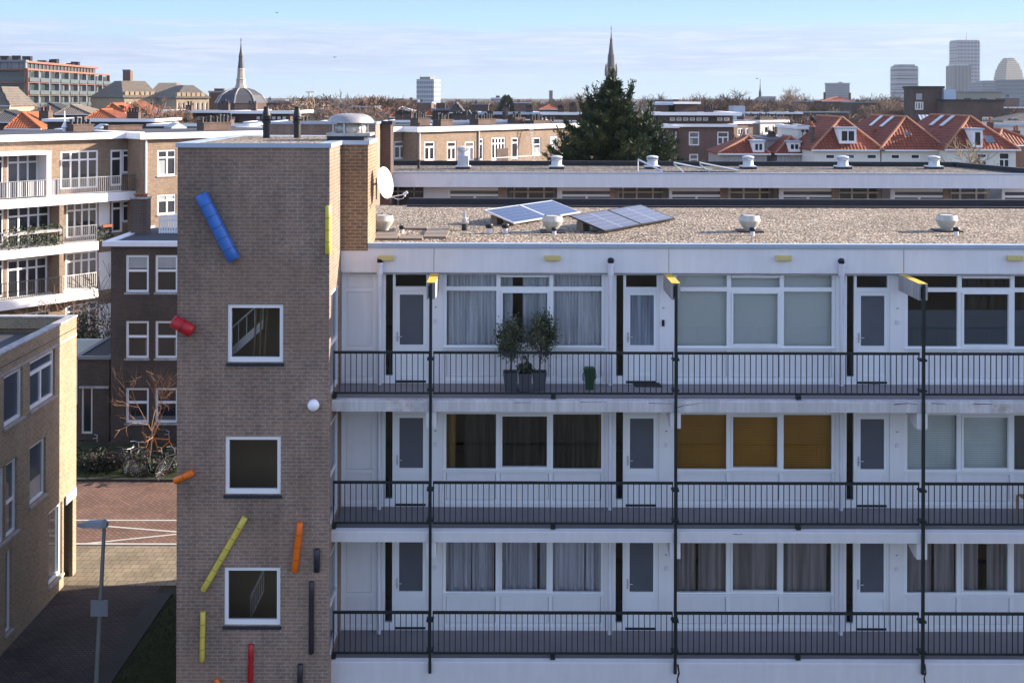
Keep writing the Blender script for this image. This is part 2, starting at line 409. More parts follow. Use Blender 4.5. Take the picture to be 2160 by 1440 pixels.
    M['f_grey']=facade('facade_grey_grid',(.33,.36,.39),(.10,.13,.17),2.4,4.6,.78,.62)
    M['f_band']=facade('facade_white_bands',(.24,.28,.34),(.03,.045,.075),60,6.4,1.1,.55)
    M['f_tall']=facade('facade_tall_bands',(.17,.22,.29),(.03,.045,.08),6.0,6.4,.80,.55)
    M['f_vert']=facade('facade_vertical',(.09,.11,.145),(.022,.032,.055),5.2,60,.5,1.1)
    M['f_office']=facade('facade_office',(.13,.155,.20),(.065,.085,.12),1.8,3.4,.8,.55)
    M['f_beige']=facade('facade_beige',(.30,.28,.22),(.09,.09,.085),3.2,3.3,.45,.5)
    M['f_glass']=facade('facade_glass',(.13,.16,.19),(.08,.105,.135),2.0,3.6,.85,.7)
    M['orange_frame']=plain('orange_frame',(.23,.10,.065),.7,.15,1)
    M['glaz_green']=plain('green_glazing',(.045,.058,.060),.12,.5,.5,spec=.7)
    M['balcony_glass']=plain('balcony_glass',(.085,.10,.10),.2,.3,.4,spec=.6)
    M['stone_mid']=plain('stone_mid',(.23,.26,.30),.7,.1,.5); M['stone_pale']=plain('stone_pale',(.38,.33,.28),.8,.15,.5)
    M['stone_dark']=plain('stone_dark',(.20,.17,.16),.85,.25,.4)
    M['slate_dark']=plain('slate_dark',(.060,.060,.068),.6,.25,.5)
    M['hazel']=plain('copper_green',(.30,.42,.33),.6,.15,1)
    return M
M=make_materials()
rnd = random.Random(7)
YT, YF, YW, YR = 22.8, 23.15, 24.5, 34.2
FL = [2.83, 5.60, 8.37]
ZR = 11.42
PX = 24.5/F
def fx(px): return (px-CX)*PX            # x on the facade plane
MOD = 487*PX
XL, XE = -3.73, fx(936+487*4)+.4         # facade from tower to the far end built
bld = thing('gallery_apartment_building',(XL,YW,0),'long white gallery flats building with black balcony railings and a gravel roof','apartment building')
# ---- facade wall with openings
NM=4
W0=[fx(936)+MOD*k for k in range(NM)]
holes=[]
for f in FL:
    for x in W0:
        holes.append((x,x+341*PX,f+.06,f+2.50))
        holes.append((x-128*PX,x-31*PX,f+.001,f+2.50))
    holes.append((fx(722),fx(797),f+.05,f+2.50))
mb=MB(Matrix.Translation((0,YW,0)))
mb.wall(XL,XE,0,10.9,holes,.14)
mb.poly([(XE,0,0),(XE,YR-YW,0),(XE,YR-YW,11.3),(XE,0,11.3)])
mb.build('wall',M['white'],bld)
mb=MB(); mb.box(-6.85,XE,YR-.12,YR,0,11.3); mb.box(-6.85,-6.75,27.6,YR-.13,0,11.3); mb.build('rear_wall',M['tower_brick'],bld)
# rooms behind the glass: floors, back wall, cross walls
mb=MB()
mb.box(XL+.06,XE-.05,28.4,28.5,.05,10.85)
for f in FL: mb.box(XL+.06,XE-.05,YW+.15,28.39,f-.25,f)
for f in FL:
    for x in W0:
        mb.box(x-139*PX,x-137*PX+.05,YW+.15,28.38,f+.01,f+2.5)
        mb.box(x-28*PX,x-27*PX+.07,YW+.15,28.38,f+.01,f+2.5)
mb.build('room',M['room'],bld)
# ---- roof
mb=MB()
mb.box(-6.8,XE-.05,YW+.05,YR-.15,ZR-.3,ZR-.002)
mb.poly([(-3.1,YW-.02,ZR),(XE-.05,YW-.02,ZR),(XE-.05,YR-.16,ZR),(-3.1,YR-.16,ZR)])
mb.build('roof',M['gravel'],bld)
mb=MB(); mb.box(-3.12,XE,YW-.16,YW+.03,ZR+.01,ZR+.11)
mb.box(-3.12,XE,YW-.17,YW-.155,ZR+.03,ZR+.10)
mb.build('coping',M['zinc'],bld)
mb=MB(); mb.box(XL+.003,XE,YW-.13,YW+.04,10.88,ZR+.008); mb.build('fascia',M['render_white'],bld)
for xb in (-1.65,3.6,8.85,14.1):
    mb=MB(); mb.box(xb-.006,xb+.006,YW-.1335,YW-.1305,10.9,ZR); mb.build('joint',M['lead'],bld)
mb=MB(); mb.box(-3.1,XE,YR-.15,YR+.08,ZR-.05,ZR+.21); mb.box(-3.1,XE,YR-.17,YR-.152,ZR,ZR+.19); mb.build('parapet',M['bitumen'],bld)
mb=MB(); mb.box(-3.1,XE,YR-.72,YR-.58,ZR,ZR+.05); mb.build('roof_strip',M['bitumen'],bld)
mb=MB(); 
x=XL+.2
pts=[]
while x<XE:
    pts.append((x,YW-.14,10.86+rnd.uniform(-.012,.012))); x+=.45
mb.path(pts,.011,5); mb.build('cable',M['lead'],bld)
# ---- galleries
X0=XL-.02
PXS=[-1.63,3.57,8.82,14.06]
for i,f in enumerate(FL):
    mb=MB()
    mb.box(XL+.01,XE,YF+.13,YW-.005,f-.20,f,0)
    mb.build('gallery_floor',M['floor'],bld)
    mb=MB()
    zb = f-.245 if i else f-1.0
    # sloping outer edge above the fascia
    a=[(X0,YF,zb),(X0,YF,f-.035),(X0,YF+.012,f-.02),(X0,YF+.125,f+.006),(X0,YF+.125,zb)]
    mb.prism(a,(XE-X0,0,0))
    mb.build('fascia',M['slab_edge'] if i==2 else M['spandrel'],bld)
    if i==0:
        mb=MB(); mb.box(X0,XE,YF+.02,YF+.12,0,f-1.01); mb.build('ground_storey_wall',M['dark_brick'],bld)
    # corbels under the slab
    if i:
        for xb in PXS:
            mb=MB()
            z1=f-.247
            mb.prism([(xb-.10,YF+.05,z1),(xb-.10,YF+.05,z1-.36),(xb-.10,YF+.22,z1-.36),(xb-.10,YW-.01,z1)],(.22,0,0))
            mb.build('corbel',M['white'],bld)
    # railings
    ends=[XL-.03]+PXS+[XE]
    for a,b in zip(ends,ends[1:]):
        a+=.045; b-=.03
        mb=MB(); Yr=YF+.12
        mb.box(a,b,Yr-.025,Yr+.025,f+.955,f+1.005)
        mb.box(a,b,Yr-.015,Yr+.015,f+.095,f+.135)
        n=round((b-a)/.119)
        for k in range(n+1):
            x=a+.012+(b-a-.024)*k/n
            w=.011 if k in (0,n) else .0085
            mb.box(x-w,x+w,Yr-w,Yr+w,f+.136,f+.954)
        mb.build('railing',M['rail'],bld)
        # fixing feet
        mb=MB(); xm=(a+b)/2 if a>-3 else a+.02
        mb.box(xm-.05,xm+.05,YF+.05,YF+.16,f+.01,f+.094); mb.build('railing_foot',M['rail'],bld)
    # a crack or two in the edge
for xb in PXS:
    mb=MB(); mb.box(xb-.03,xb+.03,YF-.062,YF-.006,2.60,10.85)
    for f in FL:
        for dz in (.87,.22): mb.box(xb-.075,xb+.075,YF-.05,YF+.13,f+dz-.02,f+dz+.02)
    mb.build('post',M['rail'],bld)
    br=MB(); z0,z1=10.51,10.86
    br.prism([(xb-.09,YF-.005,z0),(xb-.09,YF-.005,z1),(xb-.09,YW-.14,z1),(xb-.09,YW-.14,z0+.0)],(.185,0,0))
    bb=br.build('beam',M['concrete'],bld)
    mb=MB(); mb.poly([(xb-.088,YF-.003,z1+.004),(xb+.093,YF-.003,z1+.004),(xb+.093,YW-.142,z1+.004),(xb-.088,YW-.142,z1+.004)])
    mb.build('lichen_cap',M['lichen'],bb)
    mb=MB(); mb.box(xb-.055,xb+.03,YF-.012,YF-.0055,z0+.04,z1-.06); mb.build('fixing_plate',M['black'],bb)
# cracks running through the concrete edge
def crack(pts,w):
    mb=MB()
    for (x0,z0),(x1,z1) in zip(pts,pts[1:]):
        dx,dz=x1-x0,z1-z0; w=w*.62 if abs(dz)<abs(dx) else w; L=math.hypot(dx,dz); nx,nz=-dz/L*w,dx/L*w
        mb.prism([(x0-nx,YF-.004,z0-nz),(x1-nx*.7,YF-.004,z1-nz*.7),(x1+nx*.7,YF-.004,z1+nz*.7),(x0+nx,YF-.004,z0+nz)],(0,.003,0))
    mb.build('crack',M['bitumen'],bld)
crack([(3.60,8.22),(3.75,8.27),(4.0,8.30),(4.12,8.335),(4.5,8.335)],.012)
crack([(1.55,8.34),(1.8,8.335),(2.1,8.343)],.008)
crack([(3.0,8.318),(3.5,8.305)],.008)
crack([(.15,8.32),(.5,8.325)],.008)
crack([(3.63,2.78),(3.66,2.6),(3.62,2.45),(3.66,2.3),(3.64,1.9)],.020)
crack([(8.87,2.80),(8.90,2.62),(8.86,2.5),(8.9,2.3),(8.88,1.9)],.018)
crack([(9.0,8.33),(9.3,8.318)],.012)
crack([(9.9,8.325),(10.3,8.315)],.012)
crack([(8.2,8.30),(8.5,8.33),(8.7,8.31)],.014)
crack([(4.8,5.55),(4.9,5.535),(5.0,5.55)],.010)
# ---- windows, doors
PANES=[(7,112),(121,224),(232,338)]
def curtain_mesh(mb,x0,x1,z0,z1,Y,amp,per,m=0,seed=0,gather=0.0):
    r=random.Random(seed); n=max(8,int((x1-x0)/per*8)); ph=r.random()*6; prev=None
    for k in range(n+1):
        t=k/n; x=x0+(x1-x0)*t
        w=math.sin(ph+2*math.pi*x/per+1.7*math.sin(x*2.3+ph))
        y=Y+amp*w+amp*.4*math.sin(x*31+ph)
        zb=z0+r.uniform(-.004,.01)
        cur=((x,y,zb),(x+gather*(t-.5),y*.5+Y*.5,z1))
        if prev: mb.poly([prev[0],cur[0],cur[1],prev[1]],m)
        prev=cur
def make_window(x,f,style,seed):
    mb=MB(); Y=YW+.03; Yb=YW+.11
    bx=lambda a,b,z0,z1,y0=Y,y1=Yb: mb.box(x+a*PX,x+b*PX,y0,y1,f+z0,f+z1)
    bx(.3,7,.062,2.498); bx(334.5,340.7,.062,2.498); bx(112,121,.062,2.498); bx(224,232.5,.062,2.498)
    for a,b in ((7,112),(121,224),(232.5,334.5)):
        bx(a,b,2.435,2.498); bx(a,b,2.075,2.17); bx(a,b,.745,.845); bx(a,b,.062,.14)
    # opening sash of the middle bay stands proud, and a vent over it
    for a,b in ((121,224),):
        y0=Y-.02;y1=Y+.05
        bx(a+.3,a+4.3,.846,2.074,y0,y1); bx(b-4.3,b-.3,.846,2.074,y0,y1); bx(a+4.4,b-4.4,2.03,2.074,y0,y1); bx(a+4.4,b-4.4,.846,.892,y0,y1)
        bx(a+1,b-1,2.385,2.43,y0,y1)
    bx(-1,342,.80,.822,Y-.045,Y-.002)
    w=mb.build('window',M['white_frame'],bld)
    mb=MB()
    for a,b in ((7,112),(121,224),(232.5,334.5)):
        mb.box(x+a*PX+.008,x+b*PX-.008,Y+.035,Y+.06,f+.148,f+.737)
    mb.build('panel',M['white'],w)
    mb=MB()
    for a,b in ((7,112),(121,224),(232.5,334.5)):
        mb.poly([(x+a*PX,Y+.052,f+.846),(x+b*PX,Y+.052,f+.846),(x+b*PX,Y+.052,f+2.074),(x+a*PX,Y+.052,f+2.074)])
        mb.poly([(x+a*PX,Y+.053,f+2.171),(x+b*PX,Y+.053,f+2.171),(x+b*PX,Y+.053,f+2.434),(x+a*PX,Y+.053,f+2.434)])
    mb.build('pane',M['glass'],w,fix=False)
    Yc=YW+.22
    def cur(parts,mat,amp,per,name='curtain',z0=.72,z1=2.45):
        mb=MB()
        for j,(a,b) in enumerate(parts): curtain_mesh(mb,x+a*PX,x+b*PX,f+z0,f+z1,Yc,amp,per,0,seed+j)
        mb.build(name,M[mat],w,smooth=60,fix=False)
    def flat(parts,mat,name,z0=.72,z1=2.45,yy=0):
        mb=MB()
        for a,b in parts: mb.box(x+a*PX,x+b*PX,Yc+yy,Yc+yy+.012,f+z0,f+z1)
        mb.build(name,M[mat],w)
    if style=='net': cur([(2,147),(168,340)],'net_curtain',.035,.13)
    elif style=='roller': flat([(2,115),(118,228),(229,339)],'roller_blind','blind'); 
    elif style=='film':
        mb=MB()
        for a,b in ((7,112),(121,224),(232.5,334.5)): mb.box(x+a*PX,x+b*PX,Y+.06,Y+.064,f+.85,f+1.66)
        mb.build('privacy_film',M['film'],w)
        cur([(118,180),(190,226),(232,336)],'dark_drape',.04,.22)
    elif style=='dark': 
        cur([(45,112),(120,338)],'dark_drape',.05,.25)
        cur([(4,26),(322,338)],'gold_drape',.02,.10)
    elif style=='ochre': flat([(2,115),(118,228),(229,339)],'ochre_blind','blind',.78)
    elif style=='slat': flat([(2,115),(118,228)],'pale_slat','blind',.74); flat([(232,336)],'pane_mid','blind',.74)
    elif style=='white': cur([(3,60),(62,108),(120,200),(206,300),(303,338)],'white_drape',.05,.20)
    elif style=='taupe': cur([(3,50),(56,114),(122,226),(234,330)],'taupe_drape',.05,.24)
    elif style=='taupe2': cur([(3,66),(72,112),(118,165),(182,226),(234,338)],'taupe_drape',.045,.30)
    return w
def make_door(x,f,net=False,seed=0):
    mb=MB(); Y=YW+.03; Yb=YW+.11
    bx=lambda a,b,z0,z1,y0=Y,y1=Yb: mb.box(x+a*PX,x+b*PX,y0,y1,f+z0,f+z1)
    # frame with narrow side light
    bx(-127.8,-121.5,.003,2.498); bx(-106.5,-101,.003,2.498); bx(-36,-31.2,.003,2.498)
    bx(-121.5,-106.5,.003,.165); bx(-121.5,-106.5,2.435,2.498); bx(-101,-36,2.435,2.498); bx(-101,-36,2.07,2.165)
    d=mb.build('door',M['white_frame'],bld)
    mb=MB(); y0,y1=Y+.0,Y+.06
    bx(-100.7,-92,.06,2.066,y0,y1); bx(-42,-36.3,.06,2.066,y0,y1); bx(-92,-42,1.985,2.066,y0,y1); bx(-92,-42,.06,.20,y0,y1); bx(-92,-42,.71,.855,y0,y1)
    mb.box(x-92*PX,x-42*PX,y0+.02,y1-.01,f+.20,f+.71)
    mb.build('leaf',M['white_frame'],d)
    mb=MB(); mb.box(x-92*PX,x-42*PX,Y+.03,Y+.04,f+.856,f+1.984); 
    mb.build('frosted_pane',M['door_net'] if net else M['frosted'],d)
    mb=MB()
    mb.poly([(x-121.5*PX,Y+.04,f+.166),(x-106.5*PX,Y+.04,f+.166),(x-106.5*PX,Y+.04,f+2.434),(x-121.5*PX,Y+.04,f+2.434)])
    mb.poly([(x-101*PX,Y+.04,f+2.166),(x-36*PX,Y+.04,f+2.166),(x-36*PX,Y+.04,f+2.434),(x-101*PX,Y+.04,f+2.434)])
    mb.build('pane',M['glass'],d,fix=False)
    mb=MB(); xh=x-96.5*PX
    mb.box(xh-.018,xh+.018,Y-.008,Y-.001,f+.93,f+1.15); mb.tube((xh,Y-.002,f+1.05),(xh,Y-.05,f+1.05),.010); mb.tube((xh-.008,Y-.05,f+1.05),(xh+.11,Y-.05,f+1.05),.010)
    mb.build('handle',M['steel'],d)
    mb=MB(); mb.box(x-100.9*PX,x-36.1*PX,Y+.005,Y+.1,f+.002,f+.055); mb.build('leaf_gap_shade',M['bitumen'],d)  # near-black strip painting the shadow gap under the door leaf
    return d
STY=[['white','taupe','taupe2','white'],['dark','ochre','slat','roller'],['net','roller','film','net']]
for i,f in enumerate(FL):
    for k,x in enumerate(W0):
        make_window(x,f,STY[i][k],100*i+10*k)
        make_door(x,f,net=(i==2 and k==1))
        # rain pipe beside each door
        mb=MB(); xp=(x-134*PX)*.992; Yp=YW-.20
        if i==2:
            mb.tube((xp,Yp,f+.02),(xp,Yp,10.88),.047,n=12)
            mb.tube((xp,Yp,10.84),(xp,Yp,11.09),.070,n=12); mb.tube((xp,Yp,11.05),(xp,Yp,11.11),.078,n=12)
        else: mb.tube((xp,Yp,f+.02),(xp,Yp,f+2.75),.047,n=12)
        for z in (.5,1.5,2.2): mb.tube((xp,Yp,f+z),(xp,Yp,f+z+.03),.054,n=12)
        dp=mb.build('downpipe',M['pvc'],bld,smooth=40)
        if i==2:
            mb=MB(); mb.tube((xp-.0,Yp+.0,11.112),(xp,Yp+.0,11.116),.062,n=12); mb.tube((xp+.01,YW-.132,11.16),(xp,Yp-.01,11.13),.075,.06,n=10)
            mb.build('outlet',M['bitumen'],dp)
    # storage cupboard at the tower end
    mb=MB(); Y=YW+.02
    a,b=fx(722)+.003,fx(797)-.003
    mb.box(a,a+.11,Y,Y+.09,f+.052,f+2.498); mb.box(b-.11,b,Y,Y+.09,f+.052,f+2.498)
    for z0,z1 in ((2.41,2.498),(2.05,2.14),(.74,.83),(.052,.14)): mb.box(a+.11,b-.11,Y,Y+.09,f+z0,f+z1)
    s=mb.build('storage_cupboard',M['white_frame'],bld)
    mb=MB()
    for z0,z1 in ((2.14,2.41),(.83,2.05),(.14,.74)): mb.box(a+.115,b-.115,Y+.015,Y+.03,f+z0+.006,f+z1-.006)
    mb.build('panel',M['white'],s)
    for k,x in enumerate(W0):
        xb=x-16*PX if not(i==2 and k==1) else x-23*PX
        mb=MB()
        if i==2 and k==1: mb.box(xb-.03,xb+.03,YW-.025,YW-.001,f+1.30,f+1.44); mt=M['black']
        else: mb.box(xb-.035,xb+.035,YW-.03,YW-.001,f+1.36,f+1.45); mt=M['pvc']
        mb.build('doorbell',mt,bld)
        mb=MB(); mb.box(xb-.02,xb+.03,YW-.008,YW-.001,f+1.70,f+1.72); mb.build('house_number',M['lead'],bld)
for n,px in enumerate((815,1165,1652,2140)):
    mb=MB(); c=P(px,544,YW-.14)
    x0,x1=c.x-.175,c.x+.175
    mb.box(x0,x1,YW-.22,YW-.131,c.z-.055,c.z+.06)
    o=mb.build('wall_lamp',M['yellow_lamp']); 
    bv=o.modifiers.new('bevel','BEVEL'); bv.width=.015; bv.segments=2
    tag(o,['yellowed bulkhead wall lamp on white fascia right beside the brick shaft','yellowed bulkhead wall lamp on white fascia above the pair of potted olive trees','yellowed bulkhead wall lamp on white fascia above the pale roller blinds','yellowed bulkhead wall lamp on white fascia near the right edge, above the dark filmed windows'][n],'wall lamp','wall lamps along the white fascia')
# ------------------------------------------------------------------ stair tower
ZT=13.75
tw=thing('stair_tower',(-6.91,YT,0),'tall brown brick stair tower with three square windows and coloured tubes on it','tower')
TX0,TX1=-6.91,-3.73
Mt=Matrix.Translation((0,YT,0))
wins=[(480,597,642,764),(475,592,920,1042),(473,591,1196,1318)]
th=[]
for a,b,c,d in wins:
    p=P(a,c,YT); q=P(b,d,YT); th.append((p.x,q.x,q.z,p.z))
mb=MB(Mt); mb.wall(TX0,TX1,0,ZT,th,.16)
mb2=mb; mb2.M=None
# right-hand side wall with tall stair windows
SW=[(f+.12,f+2.3) for f in FL]
mbs=MB(Matrix(((0,-1,0,TX1),(1,0,0,0),(0,0,1,0),(0,0,0,1))))
mbs.wall(YT,YW+1.3,0,ZT,[(YT+.22,YT+1.28,a,b) for a,b in SW],.12)
off=len(mb.v)
mb.v+=mbs.v; mb.f+=[[i+off for i in f] for f in mbs.f]; mb.mi+=mbs.mi
mb.poly([(TX0,YT,0),(TX0,YT,ZT),(TX0,27.5,ZT),(TX0,27.5,0)])
mb.poly([(TX0,27.5,0),(TX0,27.5,ZT),(TX1,27.5,ZT),(TX1,27.5,0)])
mb.poly([(TX1,25.8,ZR-.3),(TX1,25.8,ZT),(TX1,27.5,ZT),(TX1,27.5,ZR-.3)])
mb.build('wall',M['tower_brick'],tw,fix=False)
mb=MB(); mb.prism([(TX1+.001,YW-.135,ZR-.06),(-3.13,YW-.135,ZR-.06),(-3.13,25.8,ZR-.06),(TX1+.001,25.8,ZR-.06)],(0,0,ZT-ZR+.06)); mb.build('shaft',M['shaft_brick'],tw)
# roof, coping
mb=MB(); mb.poly([(TX0,YT,ZT-.02),(TX1,YT,ZT-.02),(TX1,27.5,ZT-.02),(TX0,27.5,ZT-.02)]); 
g=[(TX0+.3,YT+.3),(TX1-.3,YT+.3),(TX1-.3,27.2),(TX0+.3,27.2)]
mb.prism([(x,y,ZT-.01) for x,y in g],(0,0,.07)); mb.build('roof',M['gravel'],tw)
mb=MB(); e=.035
ou=[(TX0-e,YT-e),(TX1+e,YT-e),(TX1+e,YW-.135-e),(-3.13+e,YW-.135-e),(-3.13+e,25.8+e),(TX1+e,25.8+e),(TX1+e,27.5+e),(TX0-e,27.5+e)]
w_=.28
inn=[(TX0+w_,YT+w_),(TX1-w_,YT+w_),(TX1-w_,YW-.135+w_),(-3.13-w_+.05,YW-.135+w_),(-3.13-w_+.05,25.8-w_),(TX1-w_,25.8-w_),(TX1-w_,27.5-w_),(TX0+w_,27.5-w_)]
n=len(ou); za,zb=ZT-.02,ZT+.075
for k in range(n):
    a,b=ou[k],ou[(k+1)%n]; c,d=inn[k],inn[(k+1)%n]
    mb.poly([(*a,za),(*b,za),(*b,zb),(*a,zb)]); mb.poly([(*a,zb),(*b,zb),(*d,zb-.01),(*c,zb-.01)]); mb.poly([(*c,zb-.01),(*d,zb-.01),(*d,za),(*c,za)]); mb.poly([(*a,za),(*c,za),(*d,za),(*b,za)])
mb.build('coping',M['zinc'],tw)
mb=MB(); 
mb.box(TX1+.03,-3.35,YW+.0,25.7,ZT-.05,ZT+.03); mb.build('shaft_top',M['bitumen'],tw)
for (u0,u1,z0,z1) in th:
    mb=MB(); y0,y1=YT+.03,YT+.11
    t=.075
    mb.box(u0+.002,u0+t,y0,y1,z0+.002,z1-.002); mb.box(u1-t,u1-.002,y0,y1,z0+.002,z1-.002); mb.box(u0+t,u1-t,y0,y1,z1-t,z1-.002); mb.box(u0+t,u1-t,y0,y1,z0+.002,z0+.10)
    w=mb.build('window',M['white_frame'],tw)
    mb=MB(); mb.poly([(u0+t,YT+.08,z0+.10),(u1-t,YT+.08,z0+.10),(u1-t,YT+.08,z1-t),(u0+t,YT+.08,z1-t)]); mb.build('pane',M['glass'],w,fix=False)
    mb=MB(); n=8
    for k in range(n):
        a=u0-.03+(u1-u0+.06)*k/n; b=u0-.03+(u1-u0+.06)*(k+1)/n
        mb.prism([(a+.004,YT-.04,z0-.075),(a+.004,YT-.04,z0-.03),(a+.004,YT+.028,z0-.004),(a+.004,YT+.028,z0-.075)],(b-a-.008,0,0))
    mb.build('sill',M['bitumen'],w)
for a,b in SW:
    mb=MB(); X=TX1-.02
    ya,yb=YT+.22,YT+1.28
    mb.box(X-.07,X,ya+.002,ya+.07,a+.002,b-.002); mb.box(X-.07,X,yb-.07,yb-.002,a+.002,b-.002)
    for z0,z1 in ((a+.002,a+.09),(b-.08,b-.002),(a+1.0,a+1.07)): mb.box(X-.07,X,ya+.07,yb-.07,z0,z1)
    w=mb.build('side_window',M['white_frame'],tw)
    mb=MB(); mb.poly([(X-.04,ya+.07,a+.09),(X-.04,yb-.07,a+.09),(X-.04,yb-.07,b-.08),(X-.04,ya+.07,b-.08)]); mb.build('pane',M['pane_blue'],w,fix=False)
# inside of the stairwell
mb=MB()
mb.box(TX0+.2,TX1-.2,24.5,24.6,.1,ZT-.4)
for f in FL: mb.box(TX0+.2,TX1-.2,24.0,24.49,f-.2,f)
mb.box(TX0+.2,TX0+.28,YT+.3,24.49,.1,ZT-.4)
for f in FL: mb.box(TX0+.3,TX1-.2,YT+.25,24.48,f+2.55,f+2.57)
mb.build('stairwell',M['stair_dark'],tw)
for f in FL:
    mb=MB()   # flight seen through the window, rising to the left behind the glass
    a,b=Vector((-4.55,23.5,f+.35)),Vector((-5.95,23.5,f+1.45))
    if f==FL[0]: a,b=Vector((-5.50,23.4,3.60)),Vector((-5.22,23.4,4.18))
    elif f==FL[2]: a,b=Vector((-6.3,23.4,f+.5)),Vector((-5.25,23.4,f+1.45))
    else: continue
    dv=b-a
    up=Vector((0,0,.05 if f==FL[0] else .20))
    mb.prism([a,b,b+up,a+up],(0,.05,0))
    for k in range(7):
        p=a+dv*(k/6.0); mb.tube(p+up,p+up+Vector((0,0,.42)),.010,n=6)
    mb.tube(a+up+Vector((0,0,.42)),b+up+Vector((0,0,.42)),.02,n=6)
    mb.build('stair',M['white'] if f==FL[2] else M['concrete'],tw)
mb=MB()
f=FL[2]
for x0,x1 in ((-5.45,-5.35),(-5.30,-5.28),(-5.22,-5.12)): mb.tube((x0,23.3,f+.5),(x1,23.4,f+2.5),.018,n=6)
mb.build('stair_pole',M['wood'],tw)
# round lamps on the tower
c=P(662,853,YT)
mb=MB(Matrix.Translation((c.x,YT-.001,c.z))@Matrix.Rotation(R(90),4,'X')); mb.lathe([(.115,0),(.122,.03),(.122,.07),(.105,.12),(.06,.15),(.01,.158)],(0,0,0),24)
tag(mb.build('round_lamp',M['lamp_white'],smooth=50),'round white globe lamp on the right of the brick tower between two windows','wall lamp')
c=P(374,860,YT+.5)
mb=MB(Matrix.Translation((TX0+.001,YT+.35,c.z))@Matrix.Rotation(R(-90),4,'Y')); mb.lathe([(.115,0),(.122,.03),(.122,.05),(.105,.07),(.06,.085),(.01,.09)],(0,0,0),24)
tag(mb.build('round_lamp',M['lamp_blue'],smooth=50),'pale blue round lamp peeping out from the left side of the brick tower','wall lamp')
# ------------------------------------------------------------------ coloured tubes
def tube_thing(p0,p1,wpx,mat,seg,label,Y=None,rnd_end=True,stick=0.0):
    a=P(*p0,YT); b=P(*p1,YT); r=wpx/2*YT/F
    y=YT-r*.55-.004
    a.y=b.y=y; a.y-=stick
    d=(b-a); L=d.length; d.normalize()
    root=thing('coloured_tube',(a.x,YT,min(a.z,b.z)),label,'tube','coloured tubes on the brick tower')
    M3=d.to_track_quat('Z','Y').to_matrix().to_4x4(); M3.translation=a
    for k in range(seg):
        z0=L*k/seg+(.006 if k else 0); z1=L*(k+1)/seg-(.006 if k<seg-1 else 0)
        pr=[(r*.80,z0),(r,z0+r*.18)] if (k==0 and rnd_end) else [(r,z0)]
        pr+= [(r,z1-r*.18),(r*.80,z1)] if (k==seg-1 and rnd_end) else [(r,z1)]
        mb=MB(M3); mb.lathe(pr,(0,0,0),20); mb.build('segment',M[mat],root,smooth=50)
    mb=MB(M3); mb.lathe([(r*.9,r*.3),(r*.9,L-r*.3)],(0,0,0),16); mb.build('core',M['black'],root,smooth=50)
    return root
tube_thing((426,409),(496,547),28,'tube_blue',6,'thick slanting blue tube of six segments high on the brick tower')
tube_thing((693,434),(693,535),13,'tube_yellow',4,'yellow upright tube on the right corner of the brick tower, under the roof')
tube_thing((367,674),(409,698),27,'tube_red',2,'short thick red tube sticking out past the tower left corner')
tube_thing((369,1013),(409,994),14,'tube_orange',2,'short orange tube sticking out past the tower left corner')
tube_thing((518,1089),(429,1243),13,'tube_yellow',7,'long slanting yellow tube left of and above the lowest tower window')
tube_thing((634,1099),(622,1203),14,'tube_orange',4,'orange leaning tube right of the lowest tower window')
tube_thing((669,1155),(669,1204),13,'tube_black',2,'short black upright tube near the tower right corner')
tube_thing((658,1224),(657,1376),11,'tube_black',6,'long black upright tube right of the lowest tower window')
tube_thing((429,1288),(427,1392),11,'tube_yellow',4,'thin upright yellow tube left of the lowest tower window')
tube_thing((530,1356),(528,1480),11,'tube_red',5,'thin red upright tube under the lowest tower window')
tube_thing((634,1398),(632,1490),11,'tube_black',3,'black upright tube cut by the bottom edge, below the orange leaning tube')
tube_thing((456,1430),(485,1480),11,'tube_orange',2,'orange tube only just showing at the bottom edge of the tower')
# ------------------------------------------------------------------ things on the main roof
def on_roof(px,py,z=ZR): return G(px,py,z)
def mushroom(c,label):
    root=thing('roof_vent',c,label,'roof vent','beige bowl shaped vents on the near gravel roof')
    k=.93
    mb=MB(); mb.box(c.x-.30,c.x+.30,c.y-.30,c.y+.30,c.z,c.z+.035); mb.build('base_plate',M['bitumen'],root)
    mb=MB(); mb.lathe([(.15*k,.03),(.17*k,.08),(.255*k,.20),(.285*k,.26),(.292*k,.275),(.292*k,.285),(.285*k,.30),(.262*k,.38),(.25*k,.405)],c,28); mb.build('bowl',M['vent_beige'],root,smooth=40)
    mb=MB(); mb.lathe([(.235*k,.404),(.24*k,.412),(.05,.39)],c,28); mb.build('grille',M['bitumen'],root,smooth=40)
    return root
def capped(c,label,s=1.0,chrome=False):
    root=thing('vent_pipe',c,label,'vent pipe','small capped vent pipes on the near gravel roof')
    if chrome:
        mb=MB(); mb.lathe([(.075,0),(.075,.16)],c,16); mb.build('pipe',M['bitumen'],root,smooth=40)
        mb=MB(); mb.lathe([(.075,.16),(.115,.20),(.115,.22),(.06,.25),(.06,.28),(.095,.30),(.09,.325),(.04,.34),(.04,.46),(.03,.47)],c,18); mb.build('cowl',M['steel'],root,smooth=40)
    else:
        mb=MB(); mb.lathe([(.065*s,0),(.065*s,.13*s)],c,14); mb.build('pipe',M['pvc'],root,smooth=40)
        mb=MB(); mb.lathe([(.085*s,.13*s),(.09*s,.17*s),(.10*s,.20*s),(.085*s,.235*s),(.03,.25*s)],c,16); mb.build('cap',M['black'],root,smooth=40)
    return root
mushroom(on_roof(1165,489),'beige bowl vent on the gravel roof between the two pairs of solar panels')
mushroom(on_roof(1581,488),'first beige bowl vent right of the solar panels on the gravel roof')
mushroom(on_roof(1997,487),'beige bowl vent on the gravel roof near the right edge')
mushroom(on_roof(808,488),'beige bowl vent half hidden behind the brick shaft')
capped(on_roof(848,492),'small white vent pipe with black cap near the brick shaft, beside the paving slabs',.8)
